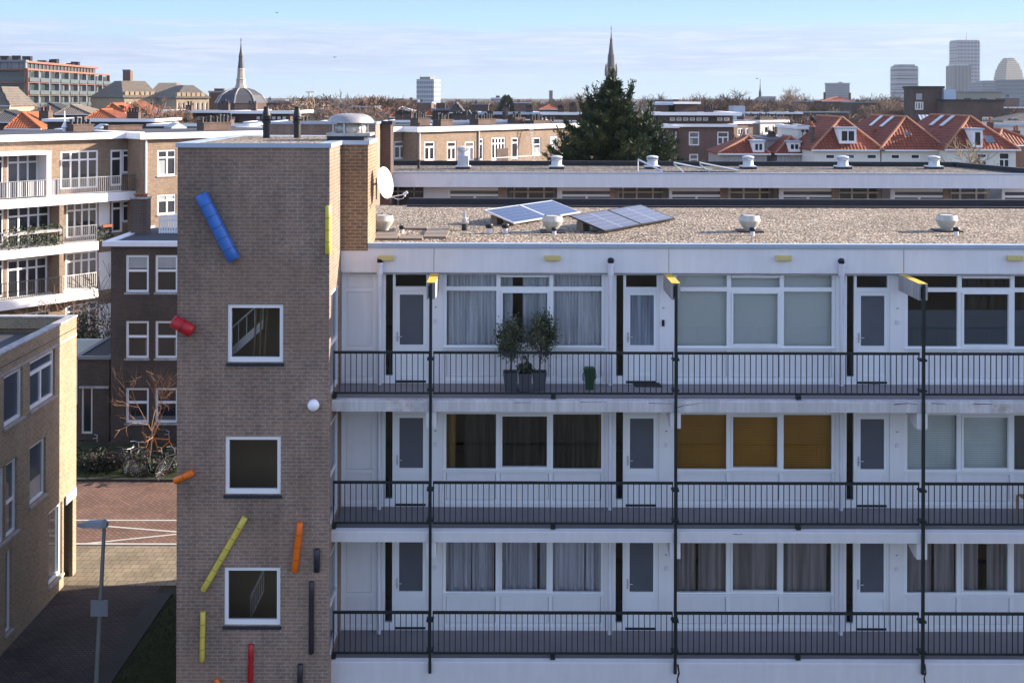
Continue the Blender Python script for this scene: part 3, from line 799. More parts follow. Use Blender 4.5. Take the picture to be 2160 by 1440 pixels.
capped(on_roof(1032,492),'left one of two white stub pipes with black caps before the blue solar panels')
capped(on_roof(1066,492),'right one of two white stub pipes with black caps before the blue solar panels')
capped(on_roof(1169,495),'small white pipe with black cap standing in front of the middle left bowl vent',.75)
capped(on_roof(1587,497),'small black capped white pipe before the first bowl vent right of the solar panels',.85)
capped(on_roof(2017,497),'small white pipe with black cap in front of the bowl vent nearest the right edge',.85)
capped(on_roof(980,486),'shiny chrome cowl on a dark flue pipe, left of the solar panels',1,True)
# paving slabs by the shaft
mb=MB()
for (x,y) in ((-2.9,26.0),(-2.3,26.0),(-1.75,26.3),(-1.75,26.95),(-1.75,27.6),(-2.35,28.0),(-2.95,26.62)):
    mb.box(x-.28,x+.28,y-.29,y+.29,ZR+.005,ZR+.05)
o=mb.build('paving_slabs',M['slab_brown']); tag(o,'row of weathered concrete paving slabs laid on gravel beside the brick shaft','paving slabs',kind=None)
# solar panels
def solar(label,D,ang,tilt,L,W,n,mat,frame,gap=.03):
    u=Vector((math.cos(R(ang)),math.sin(R(ang)),0)); dn=Vector((math.sin(R(ang)),-math.cos(R(ang)),0))
    up=(-dn*math.cos(R(tilt))+Vector((0,0,math.sin(R(tilt))))); nn=u.cross(up).normalized()
    if nn.z<0: nn=-nn
    for k in range(n):
        o=D+u*(k*(L+gap))
        root=thing('solar_panel',o,label[k],'solar panel','solar panels on the near gravel roof')
        Mx=Matrix((( u.x,up.x,nn.x,o.x),(u.y,up.y,nn.y,o.y),(u.z,up.z,nn.z,o.z),(0,0,0,1)))
        mb=MB(Mx); t=.035
        mb.box(0,L,0,t,-.035,.004); mb.box(0,L,W-t,W,-.035,.004); mb.box(0,t,t,W-t,-.035,.004); mb.box(L-t,L,t,W-t,-.035,.004)
        mb.build('frame',M[frame],root)
        me=bpy.data.meshes.new('cells'); vs=[Mx@Vector(p)-o for p in ((t,t,0),(L-t,t,0),(L-t,W-t,0),(t,W-t,0),(t,t,-.03),(L-t,t,-.03),(L-t,W-t,-.03),(t,W-t,-.03))]
        me.from_pydata([tuple(v) for v in vs],[],[(0,1,2,3),(7,6,5,4)]); uv=me.uv_layers.new(name='cells')
        for i,c in enumerate(((0,0),(1,0),(1,1),(0,1),(0,0),(1,0),(1,1),(0,1))): uv.data[i].uv=c
        me.materials.append(M[mat]); ob=link(bpy.data.objects.new('cells',me)); setparent(ob,root); ORG[ob]=o
        # support under the raised edge
        hgt=math.sin(R(tilt))*W
        for s_ in (.12,L-.35):
            for up_,q in ((1,.14),(0,.30)):
                b0=o+u*s_-dn*(math.cos(R(tilt))*W-q if up_ else .30); z=(o.z+hgt*.86-.11) if up_ else ZR+.05
                pp=[b0,b0+u*.3,b0+u*.3+dn*.2,b0+dn*.2]
                mb=MB(); mb.prism([(p.x,p.y,ZR+.002) for p in pp],(0,0,z-ZR)); mb.build('ballast_block',M['slab_brown'],root)
solar(['left blue solar panel with white frame on the near gravel roof','right blue solar panel with white frame on the near gravel roof'],P(1084.5,470,28.5),55,16,1.66,1.02,2,'cells_blue','frame_alu')
solar(['left violet grey solar panel with thin dark frame','right violet grey solar panel with thin dark frame'],P(1277,487,27.0),53,16,1.78,1.12,2,'cells_dark','black')
# satellite dish on the shaft
c=Vector((-2.84,25.2,14.8-(386-205)/F*25.2))
root=thing('satellite_dish',(-3.12,25.2,c.z-.3),'white satellite dish on the right side of the brick shaft above the roof','satellite dish')
ax=Vector((.92,-.36,.18)).normalized(); Mx=ax.to_track_quat('Z','Y').to_matrix().to_4x4(); Mx.translation=c
mb=MB(Mx)
pr=[(.02,-.075),(.12,-.068),(.22,-.047),(.31,-.017),(.365,.008),(.37,.012),(.368,.004),(.31,-.028),(.22,-.058),(.12,-.08),(.02,-.087)]
mb.lathe(pr,(0,0,0),36); mb.build('reflector',M['dish'],root,smooth=40)
foot=Mx@Vector((0,0,-.05))
mb=MB(); lnb=Vector((-2.36,24.95,14.8-(410-205)/F*25)); lo=Vector((c.x+.06,c.y-.08,c.z-.34))
mb.tube(lo,lnb,.012,n=6); mb.build('arm',M['pvc'],root)
mb=MB(); mb.tube(lnb-Vector((.03,0,.01)),lnb+Vector((.06,.0,.05)),.035,n=10); mb.tube(lnb,lnb+Vector((.0,0,-.05)),.02,n=8); mb.build('receiver',M['pvc'],root)
mb=MB(); mb.tube((-3.13,25.3,c.z-.05),foot,.02,n=8); mb.tube((-3.05,25.28,c.z-.4),(-3.05,25.28,c.z+.1),.018,n=8); mb.build('bracket',M['galv'],root)
mb=MB(); pts=[lnb+Vector((.0,0,-.04)),lnb+Vector((-.05,0,-.10)),lnb+Vector((-.16,.02,-.12)),lnb+Vector((-.28,.04,-.08)),lo]; mb.path(pts,.006,5); mb.build('cable',M['pvc'],root)
# big mushroom ventilator on the tower
c=Vector((( 739-CX)/F*24.9,24.95,ZT+.03))
root=thing('mushroom_ventilator',c,'large grey metal mushroom ventilator on top of the brick stair tower','ventilator')
mb=MB(); mb.box(c.x-.47,c.x+.36,c.y-.42,c.y+.42,c.z,c.z+.13); mb.build('kerb',M['bitumen'],root)
mb=MB(); mb.box(c.x-.49,c.x+.50,c.y-.44,c.y+.44,c.z+.132,c.z+.20); mb.build('base_plate',M['galv'],root)
mb=MB(); mb.lathe([(.33,.20),(.36,.26),(.355,.33),(.31,.40),(.30,.47)],c,28); mb.build('neck',M['galv'],root,smooth=40)
mb=MB(); mb.lathe([(.20,.425),(.535,.425),(.54,.435),(.53,.47),(.46,.555),(.38,.60),(.28,.625),(.05,.64)],c,36); mb.build('hood',M['galv'],root,smooth=35)
for k in range(6):
    t=k*math.pi/3+.3; p=c+Vector((.40*math.cos(t),.40*math.sin(t),.2)); mb=MB(); mb.box(p.x-.015,p.x+.015,p.y-.015,p.y+.015,p.z,p.z+.23); mb.build('strut',M['steel'],root)
# two black flue pipes on the tower
for px,lab in ((562,'left black flue pipe with ribbed cowl on the tower roof'),(627,'right black flue pipe with ribbed cowl on the tower roof')):
    c=G(px,292,ZT+.05)
    root=thing('flue_pipe',c,lab,'flue pipe','black flue pipes on the tower roof')
    mb=MB(); mb.lathe([(.085,0),(.085,.40)],c,16); mb.build('pipe',M['black'],root,smooth=40)
    mb=MB(); mb.lathe([(.105,.36),(.105,.42),(.09,.43),(.115,.47),(.10,.50),(.115,.52),(.09,.60),(.065,.72),(.075,.735),(.06,.76)],c,16); mb.build('cowl',M['black'],root,smooth=30)
# ------------------------------------------------------------------ on the top gallery
f=FL[2]
def leaves(mb,c,rad,n,size,mats,seed,holes=()):
    r=random.Random(seed)
    clumps=[]
    for i in range(46):
        v=Vector((r.gauss(0,1),r.gauss(0,1),r.gauss(0,1))).normalized()*(r.random()**.4)
        clumps.append((Vector((c[0]+v.x*rad[0],c[1]+v.y*rad[1],c[2]+v.z*rad[2])),r.randrange(mats),r.uniform(.10,.24)))
    for i in range(n):
        p,m,s=r.choice(clumps)
        p=p+Vector((r.gauss(0,1)*s*rad[0],r.gauss(0,1)*s*rad[1],r.gauss(0,1)*s*rad[2]*1.1))
        d=Vector((r.gauss(0,.7),r.gauss(0,.7),r.gauss(.5,.6))).normalized(); w=d.orthogonal(); w.rotate(Matrix.Rotation(r.random()*6.3,3,d)); w*=size*.22
        L=size*r.uniform(.7,1.3)
        mb.poly([p,p+d*L*.5+w,p+d*L,p+d*L*.5-w],m if r.random()<.75 else r.randrange(mats))
def planter(root,x,y,w0,w1,h,z):
    mb=MB(); t=.03
    A=[(x-w0,y-w0),(x+w0,y-w0),(x+w0,y+w0),(x-w0,y+w0)]; B=[(x-w1,y-w1),(x+w1,y-w1),(x+w1,y+w1),(x-w1,y+w1)]
    C=[(x-w1+t,y-w1+t),(x+w1-t,y-w1+t),(x+w1-t,y+w1-t),(x-w1+t,y+w1-t)]
    mb.poly([(*p,z+.01) for p in A][::-1])
    for k in range(4):
        j=(k+1)%4
        mb.poly([(*A[k],z+.01),(*A[j],z+.01),(*B[j],z+h),(*B[k],z+h)]); mb.poly([(*B[k],z+h),(*B[j],z+h),(*C[j],z+h),(*C[k],z+h)]); mb.poly([(*C[k],z+h),(*C[j],z+h),(*C[j],z+h-.06),(*C[k],z+h-.06)])
    mb.build('planter',M['planter'],root)
    mb=MB(); mb.poly([(*p,z+h-.05) for p in C]); mb.build('soil',M['soil'],root)
OM=[M['olive0'],M['olive1'],M['olive2']]
def olive(px,cr_px,cr_py,rx,rz,seed,lab):
    y=23.95; x=(px-CX)/F*y
    root=thing('potted_olive_tree',(x,y,f),lab,'potted tree','potted plants on the top gallery')
    planter(root,x,y,.115,.16,.41,f)
    cp=P(cr_px,cr_py,y)
    mb=MB(); r=random.Random(seed)
    pts=[Vector((x,y,f+.36)),Vector((x+.02,y,f+.6)),Vector((x*.6+cp.x*.4,y,f+.8)),Vector((cp.x,y,cp.z))]
    for a,b,r0,r1 in zip(pts,pts[1:],(.022,.019,.016),(.019,.016,.012)): mb.tube(a,b,r0,r1,7)
    for k in range(22):
        v=Vector((r.gauss(0,1),r.gauss(0,1),r.gauss(.1,1))).normalized()
        e=Vector((cp.x+v.x*rx*.85,y+v.y*rx*.7,cp.z+v.z*rz*.85)); s=pts[2].lerp(pts[3],r.random())
        mb.tube(s,e,.007,.003,4)
    mb.build('trunk',M['bark'],root)
    mb=MB(); leaves(mb,(cp.x,y,cp.z),(rx,rx*.8,rz),3300,.055,3,seed+1); mb.build('crown',OM,root,fix=False)
olive(1078,1076,712,.30,.43,5,'left olive tree in a grey square planter on the top gallery')
olive(1139,1146,706,.34,.46,9,'right, slightly taller olive tree in a grey square planter on the top gallery')
y=23.9; x=(1109-CX)/F*y
root=thing('potted_shrub',(x,y,f),'small green shrub in a dark planter between the two olive trees','potted plant','potted plants on the top gallery')
planter(root,x,y,.115,.15,.40,f)
mb=MB(); leaves(mb,(x+.02,y,f+.50),(.15,.13,.12),420,.07,3,31); leaves(mb,(x+.0,y,f+.68),(.09,.07,.10),60,.05,3,32)
mb.build('foliage',[M['bush1'],M['olive1'],M['bush0']],root,fix=False)
mb=MB()
for k in range(7):
    a=k*.9; mb.tube((x,y,f+.35),(x+.11*math.cos(a),y+.1*math.sin(a),f+.62+.03*k),.006,.003,4)
mb.build('stem',M['bark'],root)
# green bin
y=24.05; x=(1245-CX)/F*y
root=thing('food_waste_bin',(x,y,f),'small green plastic bin with lid and handle beside the downpipe on the top gallery','bin')
mb=MB(); mb.prism([(x-.085,y-.08,f+.005),(x+.085,y-.08,f+.005),(x+.085,y+.08,f+.005),(x-.085,y+.08,f+.005)],(0,0,.02))
A=[(x-.085,y-.08),(x+.085,y-.08),(x+.085,y+.08),(x-.085,y+.08)];B=[(x-.115,y-.11),(x+.115,y-.11),(x+.115,y+.11),(x-.115,y+.11)]
for k in range(4):
    j=(k+1)%4; mb.poly([(*A[k],f+.025),(*A[j],f+.025),(*B[j],f+.40),(*B[k],f+.40)])
mb.poly([(*p,f+.025) for p in A]); mb.poly([(*p,f+.40) for p in B])
mb.build('body',M['bin_green'],root)
mb=MB(); mb.prism([(x-.13,y-.125,f+.402),(x+.13,y-.125,f+.402),(x+.13,y+.125,f+.402),(x-.13,y+.125,f+.402)],(0,0,.045)); mb.prism([(x-.10,y-.10,f+.447),(x+.10,y-.10,f+.447),(x+.10,y+.10,f+.447),(x-.10,y+.10,f+.447)],(0,0,.03)); mb.build('lid',M['bin_green'],root)
mb=MB(); mb.path([(x-.12,y-.05,f+.40),(x-.155,y-.06,f+.33),(x-.15,y-.06,f+.22),(x-.11,y-.05,f+.20)],.009,6); mb.path([(x+.12,y-.05,f+.40),(x+.14,y-.06,f+.33),(x+.13,y-.06,f+.24)],.009,6); mb.build('handle',M['black'],root)
# doormats
c=G(1367,812,f); mb=MB(); mb.prism([(c.x-.30,c.y-.17,f+.003),(c.x+.30,c.y-.17,f+.003),(c.x+.27,c.y+.17,f+.003),(c.x-.33,c.y+.17,f+.003)],(0,0,.018)); tag(mb.build('doormat',M['mat_dark']),'black rectangular doormat at the door with the black intercom','doormat')
c=G(1840,806,f); mb=MB(); mb.prism([(c.x+.36*math.cos(t),c.y+.12-.36*math.sin(t)*.85,f+.003) for t in [math.pi*k/14 for k in range(15)]],(0,0,.018)); tag(mb.build('doormat',M['mat_brown']),'brown half round doormat at the right hand door of the top gallery','doormat')
# wooden chair at the right end of the middle gallery
f1=FL[1]; y=23.9; x=(2160-CX)/F*y
root=thing('wooden_chair',(x,y,f1),'wooden folding chair at the right edge of the middle gallery','chair')
for dx in (-.04,.42):
    mb=MB(); mb.box(x+dx-.018,x+dx+.018,y-.25,y-.21,f1+.005,f1+.88); mb.build('back_leg',M['wood'],root)
    mb=MB(); mb.box(x+dx-.018,x+dx+.018,y+.17,y+.21,f1+.005,f1+.44); mb.build('front_leg',M['wood'],root)
mb=MB()
for k in range(5): mb.box(x-.02,x+.40,y-.20+k*.085,y-.13+k*.085,f1+.442,f1+.465)
mb.build('seat',M['wood'],root)
mb=MB()
for k in range(4): mb.box(x-.02,x+.40,y-.24,y-.22,f1+.52+k*.09,f1+.58+k*.09)
mb.build('backrest',M['wood'],root)
# ------------------------------------------------------------------ ground
def sheet(name,pts,z,mat,kind='structure'):
    mb=MB(); mb.poly([(x,y,z) for x,y in pts]); o=mb.build(name,mat,fix=False)
    if o.data.polygons[0].normal.z<0: o.data.flip_normals()
    return tag(o,kind=kind)
sheet('ground',[(-7000,-900),(7000,-900),(7000,9000),(-7000,9000)],-.02,M['ground'])
sheet('alley',[(-13.6,15),(-10.45,15),(-10.45,33.0),(-13.6,33.0)],0,M['alley'])
mb=MB(); mb.box(-10.45,-9.95,15,32.4,-.01,.06); tag(mb.build('kerb_strip',M['kerb_dark']),kind='structure')
sheet('lawn',[(-9.95,15),(-6.92,15),(-6.92,32.4),(-9.95,32.4)],.01,M['lawn'])
sheet('pavement',[(-40,33.0),(24,33.0),(24,35.9),(-40,35.9)],.004,M['pave'])
mb=MB(); mb.box(-40,24,35.93,36.04,-.01,.04); tag(mb.build('kerb',M['paint']),kind='structure')
sheet('road',[(-60,36.08),(60,36.08),(60,41.9),(-60,41.9)],-.006,M['road'])
mb=MB(); mb.box(-60,60,41.9,42.06,-.01,.09); tag(mb.build('far_kerb',M['kerb_dark']),kind='structure')
sheet('verge',[(-60,42.06),(-6,42.06),(-6,46.4),(-60,46.4)],.03,M['lawn'])
sheet('courtyard',[(-6.7,34.4),(40,34.4),(40,49),(-6.7,49)],.0,M['alley'])
mb=MB()
def stripe(a,b,w):
    a=Vector((*a,0));b=Vector((*b,0)); d=(b-a).normalized(); n_=Vector((-d.y,d.x,0))*w
    mb.poly([(p.x,p.y,.002) for p in (a-n_,b-n_,b+n_,a+n_)])
g=lambda px,py: tuple(G(px,py)[:2])
stripe((-30,38.05),(-6,38.1),.05)
stripe(g(170,1105),g(372,1121),.05); stripe(g(170,1147),g(372,1126),.05)
tag(mb.build('road_markings',M['paint'],fix=False),kind='structure')
# grass blades
mb=MB(); r=random.Random(3)
for i in range(9000):
    if i%2: x=r.uniform(-9.9,-6.95); y=r.uniform(26,32.3)
    else: x=r.uniform(-17.5,-11); y=r.uniform(42.2,46.2)
    h=r.uniform(.03,.09); a=r.random()*6.28
    mb.poly([(x,y,.01),(x+.03*math.cos(a),y+.03*math.sin(a),.01),(x+r.uniform(-.04,.04),y+r.uniform(-.04,.04),h)])
tag(mb.build('grass',M['grass'],fix=False),'short dull green grass on the verge and beside the stair tower','grass',kind='stuff')
# ------------------------------------------------------------------ facades
class Fac:
    """a vertical plane: u along it, w into the building, z up"""
    def __init__(s,o,d):
        s.o=Vector((o[0],o[1],0)); s.u=Vector((d[0],d[1],0)).normalized(); s.n=Vector((s.u.y,-s.u.x,0)); w=-s.n
        s.M=Matrix(((s.u.x,w.x,0,s.o.x),(s.u.y,w.y,0,s.o.y),(0,0,1,0),(0,0,0,1)))
    def uz(s,px,py,w=0.0):
        x,y=unroll(px,py); r=Vector((x/F,1,0))
        oo=s.o-s.n*w
        t=oo.dot(s.n)/r.dot(s.n); p=r*t-s.o
        return p.dot(s.u), H-y/F*t
    def rect(s,px0,px1,py0,py1,w=0.0):
        pm=(px0+px1)/2; a=s.uz(px0,py0,w)[0]; b=s.uz(px1,py0,w)[0]
        return a,b,s.uz(pm,py1,w)[1],s.uz(pm,py0,w)[1]
    def world(s,u,w,z): return s.M@Vector((u,w,z))
def fac_px(px0,Y0,px1,Y1):
    a=P(px0,CY,Y0); b=P(px1,CY,Y1); return Fac((a.x,a.y),(b.x-a.x,b.y-a.y))
class Bld:
    def __init__(s,name,label,cat,fac,L,ztop,depth,wallm,roofm=None,trim=None,group=None,base=0,u0=0.0,over=.25,th=.32):
        s.f=fac;s.L=L;s.z=ztop;s.d=depth;s.wm=wallm;s.holes=[];s.u0=u0;s.base=base
        s.root=thing(name,fac.world(u0,0,base),label,cat,group)
        if roofm is not None:
            mb=MB(fac.M); mb.box(u0+.02,L-.02,.02,depth-.02,ztop-.3,(ztop-.07+th) if trim is not None else ztop-.01); s.roof=mb.build('roof',roofm,s.root)
        if trim is not None:
            mb=MB(fac.M); o=over
            mb.box(u0-o,L+o,-o,.10,ztop-.02,ztop-.02+th); mb.box(u0-o,u0+.1,.101,depth+o,ztop-.02,ztop-.02+th); mb.box(L-.1,L+o,.101,depth+o,ztop-.02,ztop-.02+th)
            s.trim=mb.build('roof_edge',trim,s.root)
    def win(s,r,cols=1,trans=0,frame=None,pane='pane_dark',fw=.07,rec=.10,sill=True,panes=None,name='window',hole=True,handle=False,mull=None):
        u0,u1,z0,z1=r
        frame=frame or M['white_frame']
        if hole: s.holes.append((u0,u1,z0,z1,rec))
        y0=rec-.055 if hole else -.05; y1=rec+.02 if hole else -.002
        mb=MB(s.f.M); e=.002 if hole else 0
        mb.box(u0+e,u0+fw,y0,y1,z0+e,z1-e); mb.box(u1-fw,u1-e,y0,y1,z0+e,z1-e); mb.box(u0+fw,u1-fw,y0,y1,z1-fw,z1-e); mb.box(u0+fw,u1-fw,y0,y1,z0+e,z0+fw)
        zt=z1-(z1-z0)*trans if trans else z1-fw
        if trans: mb.box(u0+fw,u1-fw,y0,y1,zt-fw*.5,zt+fw*.5)
        for k in range(1,cols):
            uc=u0+(u1-u0)*k/cols; mb.box(uc-fw*.5,uc+fw*.5,y0+.003,y1,z0+fw,zt-(fw*.5 if trans else 0)) 
        if mull:
            for q in mull:
                uc=u0+(u1-u0)*q; mb.box(uc-fw*.5,uc+fw*.5,y0+.003,y1,z0+fw,z1-fw)
        w=mb.build(name,frame,s.root)
        mb=MB(s.f.M); yp=(y0+y1)/2+.012
        mb.poly([(u0+fw,yp,z0+fw),(u1-fw,yp,z0+fw),(u1-fw,yp,z1-fw),(u0+fw,yp,z1-fw)]); mb.build('pane',M[pane],w,fix=False)
        if panes:      # (material, u fraction range, z fraction range) curtains hung just inside
            mb=MB(s.f.M)
            for (a,b,c,d) in panes[1]:
                ua,ub=u0+(u1-u0)*a+fw,u0+(u1-u0)*b-fw; za,zb_=z0+(z1-z0)*c+fw,z0+(z1-z0)*d-fw
                mb.poly([(ua,yp-.008,za),(ub,yp-.008,za),(ub,yp-.008,zb_),(ua,yp-.008,zb_)])
            mb.build('curtain',M[panes[0]],w,fix=False)
        if sill:
            mb=MB(s.f.M); mb.box(u0-.04,u1+.04,-.06,(y0-.001) if hole else -.051,z0-.07,z0-.002); mb.build('sill',M['concrete'],w)
        return w
    def door_pair(s,r,**k): return s.win(r,cols=2,sill=False,fw=.10,name='door',**k)
    def chimney(s,u0,u1,w0,w1,z0,z1,pots=0,mat=None,potm='black',seed=0):
        mb=MB(s.f.M); mb.box(u0,u1,w0,w1,z0,z1-.06); mb.box(u0-.05,u1+.05,w0-.05,w1+.05,z1-.06,z1)
        c=mb.build('chimney',mat or M['chimney_brick'],s.root)
        r=random.Random(seed)
        for k in range(pots):
            u=u0+(u1-u0)*(k+.5)/pots; h=r.uniform(.28,.55); q=s.f.world(u,(w0+w1)/2+r.uniform(-.1,.1),z1)
            mb=MB(); mb.lathe([(.12,0),(.10,h*.7),(.14,h*.72),(.13,h)],q,8); mb.build('chimney_pot',M[potm],c)
        return c
    def finish(s,front=True,t=None):
        mb=MB(s.f.M)
        if s.holes:
            # reveals use each opening's own depth
            mb.wall(s.u0,s.L,s.base,s.z-.02,s.holes,s.holes[0][4])
        else: mb.poly([(s.u0,0,s.base),(s.L,0,s.base),(s.L,0,s.z-.02),(s.u0,0,s.z-.02)])
        z=s.z-.02;b=s.base
        mb.poly([(s.u0,0,b),(s.u0,0,z),(s.u0,s.d,z),(s.u0,s.d,b)]); mb.poly([(s.L,0,b),(s.L,s.d,b),(s.L,s.d,z),(s.L,0,z)])
        mb.poly([(s.u0,s.d,b),(s.u0,s.d,z),(s.L,s.d,z),(s.L,s.d,b)])
        mb.build('wall',s.wm,s.root,fix=False); return s.root
# ------------------------------------------------------------------ tan brick building at the left edge
XL_=-13.4
fl=Fac((XL_,18.0),(0,1))
L=Bld('corner_building','tan brick corner building at the left edge with a flat parapet roof','building',fl,15.9,7.62,9.0,M['tan_brick'],None,None)
mb=MB(fl.M); 
mb.box(.0,15.9,0.0,.22,7.62,7.95); mb.box(15.68,15.9,.221,9,7.62,7.95); mb.box(0,15.679,8.8,9,7.62,7.95)
L.root and mb.build('parapet',M['tan_brick'],L.root)
mb=MB(fl.M); mb.box(-.02,15.93,-.03,.25,7.951,8.0); mb.box(15.65,15.93,.251,9,7.951,8.0); mb.build('coping',M['concrete'],L.root)
mb=MB(fl.M); mb.box(.1,15.6,.23,8.7,7.3,7.5); mb.build('roof',M['roof_dark'],L.root)
mb=MB(fl.M); mb.box(.5,15.4,3.6,3.8,7.5,7.85); mb.build('roof_upstand',M['lead'],L.root)
def lw(px0,px1,ztop,zbot): return (fl.uz(px0,500)[0],fl.uz(px1,500)[0],zbot,ztop)
L.win(lw(9,49,7.33,5.95),1,0,pane='pane_blue',fw=.09,rec=.12)
L.win(lw(64,117,7.33,5.95),2,.28,pane='pane_blue',fw=.09,rec=.12)
L.win(lw(64,98,4.93,3.28),1,0,pane='pane_blue',fw=.08,rec=.12,panes=('pane_pale',[(0,.95,0,.42)]))
L.win(lw(14,38,4.95,2.95),1,.55,pane='pane_blue',fw=.08,rec=.12)
L.win(lw(-30,12,4.95,2.95),2,0,pane='pane_blue',fw=.08,rec=.12)
L.win(lw(14,27,2.6,.4),1,0,pane='pane_dark',fw=.06,rec=.12)
L.win(lw(104,133,2.62,.45),1,0,pane='pane_blue',fw=.10,rec=.12,name='shop_window')
L.holes.append((*[fl.uz(136,500)[0],fl.uz(155,500)[0]],0,2.65,.12))
mb=MB(fl.M); a,b=fl.uz(136,500)[0],fl.uz(155,500)[0]; mb.box(a-.02,b+.02,.6,.66,0,2.7); mb.build('door',M['mat_dark'],L.root)
mb=MB(fl.M); a,b=fl.uz(138,500)[0],fl.uz(160,500)[0]; z=fl.uz(149,1045)[1]; mb.box(a,b,-.05,-.004,z-.13,z+.15)
sg=mb.build('sign',M['zinc'],L.root); sg['label']='small pale blue name plate over the doorway'
mb=MB(fl.M)
for k in range(3): mb.box(a+.1,b-.12-.1*k,-.053,-.0505,z-.05+.05*k,z-.033+.05*k)
mb.build('lettering',M['lead'],sg)
# string course band under the parapet
mb=MB(fl.M); mb.box(0,15.9,-.012,-.002,7.36,7.44); mb.build('string_course',M['concrete'],L.root)
for a,b in ((10.3,10.62),(9.05,9.2)):
    mb=MB(fl.M); mb.box(a,b,-.03,-.003,0,7.3); mb.build('pilaster',M['tan_brick'],L.root)
mb=MB(fl.M); mb.tube((9.35,-.06,.2),(9.35,-.06,5.1),.045,n=8); mb.build('downpipe',M['pole'],L.root)
L.finish()
c=G(100,690,7.5); 
root=thing('roof_cowl',(c.x,c.y,7.5),'dark vent cowl on the flat roof of the tan corner building','roof vent')
mb=MB(); mb.lathe([(.09,0),(.09,.2)],(c.x,c.y,7.5),12); mb.build('pipe',M['lead'],root,smooth=40); mb=MB(); mb.lathe([(.14,.2),(.15,.3),(.06,.36),(.05,.5)],(c.x,c.y,7.5),12); mb.build('cap',M['black'],root,smooth=40)
# ------------------------------------------------------------------ dark brick house behind the tower
YD=46.5
fd=fac_px(235,YD,900,YD)
D=Bld('dark_brick_house','dark brick three storey house with white sash windows, in shade behind the stair tower','house',fd,13.0,8.45,5.2,M['dark_brick'],M['roof_dark'],M['white'],over=.28,th=.20)  # unseen right end lengthened behind the tower to shade the verge
for (py0,py1,cur) in ((538,617,[(0,1,.58,1)]),(677,756,[(0,.25,0,.55),(.72,1,0,.55)]),(818,892,[(0,1,0,.25)])):
    for (a,b) in ((265,314),(327,375)):
        D.win(fd.rect(a,b,py0,py1),1,.42,pane='pane_dark' if py0>600 else 'pane_dark',fw=.10,rec=.12,panes=('pane_pale',cur) if py0==538 else ('pane_mid',cur))
D.finish()
fa=fac_px(165,YD+.3,236,YD+.3)
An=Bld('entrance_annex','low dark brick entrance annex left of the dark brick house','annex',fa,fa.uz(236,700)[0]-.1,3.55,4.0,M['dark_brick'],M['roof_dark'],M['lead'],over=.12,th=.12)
An.win(fa.rect(171,195,815,915),1,0,frame=M['trim_cream'],pane='pane_dark',fw=.08,rec=.12,sill=False,name='door'); 
mb=MB(fa.M); 
mb.box(.1,fa.uz(236,700)[0]-.1,-.09,-.002,fa.uz(200,818)[1],fa.uz(200,818)[1]+.09); mb.build('lintel',M['concrete'],An.root)
An.finish()
# chimney column and picket fence on its flat roof
c=G(297,498,8.45); root=thing('brick_chimney',(c.x,c.y,8.45),'square brick chimney column standing on the flat roof left of the picket fence','chimney')
wz=(498-418)/F*c.y
mb=MB(); mb.box(c.x-.36,c.x+.34,c.y-.3,c.y+.35,8.44,8.44+wz); mb.build('stack',M['chimney_brick'],root)
mb=MB(); mb.box(c.x-.40,c.x+.38,c.y-.34,c.y+.39,8.441+wz,8.50+wz); mb.build('cap',M['concrete'],root)
mb=MB()
for k in range(3): mb.lathe([(.09,0),(.09,.1),(.12,.11),(.12,.16)],(c.x-.2+.2*k,c.y,8.50+wz),8)
mb.build('chimney_pot',M['terracotta'],root)
a=G(335,498,8.45); b=G(410,498,8.45); root=thing('picket_fence',(a.x,a.y,8.45),'white picket fence around the roof terrace beside the brick tower','fence')
mb=MB(); x=a.x
hz=(494-455)/F*a.y
while x<b.x: mb.box(x,x+.075,a.y-.02,a.y,8.5,8.45+hz+.0); x+=.115
mb.build('picket',M['coping_white'],root)
mb=MB(); mb.box(a.x,b.x,a.y+.002,a.y+.04,8.62,8.70); mb.box(a.x,b.x,a.y+.002,a.y+.04,8.45+hz-.16,8.45+hz-.08); mb.prism([(a.x,a.y-.03,8.46+hz),(b.x,a.y-.03,8.46+hz),(b.x,a.y-.03,8.62+hz+.12)],(0,.06,0)); mb.build('fence_rail',M['coping_white'],root)
# ------------------------------------------------------------------ long residential row, left wing
fA=fac_px(0,60,300,66.3)           # plane of the balcony fronts
uE=fA.uz(304,300)[0]
back=1.15
fAb=Fac(tuple(fA.world(0,back,0)[:2]),tuple(fA.u[:2]))
WA=Bld('balcony_apartments','sunlit brown brick apartments with three tiers of white balconies at the left','apartment building',fAb,uE-.02,12.25,10,M['row_brick'],M['roof_dark'],M['coping_white'],u0=-9,over=.45,th=.36)
RA=WA.root
SL=[9.05,6.25,3.45]
for f_ in SL:
    mb=MB(fA.M); mb.box(-9,uE-.15 if f_>9 else uE-2.9,0,back-.004,f_-.50,f_); mb.build('balcony',M['coping_white'],RA)
rA=lambda a,b,c,d: fAb.rect(a,b,c,d)
# party walls / columns
for px in (-70,131):
    for f_ in SL:
        if px==131 and f_>9: continue
        mb=MB(fA.M); u=fA.uz(px,400)[0]; mb.box(u-.13,u+.13,.05,back-.004,f_+.001,f_+2.28); mb.build('column',M['row_brick'],RA)
mb=MB(fA.M); u0_,u1_=fA.uz(-60,400)[0],fA.uz(108,400)[0]; mb.box(u0_,u1_,.0,back-.01,9.05+2.42,9.05+2.62); mb.build('canopy',M['coping_white'],RA)
mb=MB(fA.M); mb.box(u1_-.25,u1_,.02,back-.01,9.051,9.05+2.419); mb.build('column',M['coping_white'],RA)
def french(px0,px1,py0,py1,side=True,pane='pane_dark'):
    WA.win(rA(px0,px1,py0,py1),1,.24,frame=M['coping_white'],pane=pane,fw=.10,rec=.08,sill=False,mull=(.27,.5,.73),name='french_door')
french(15,102,322,405,pane='pane_mid'); french(128,207,318,398); 
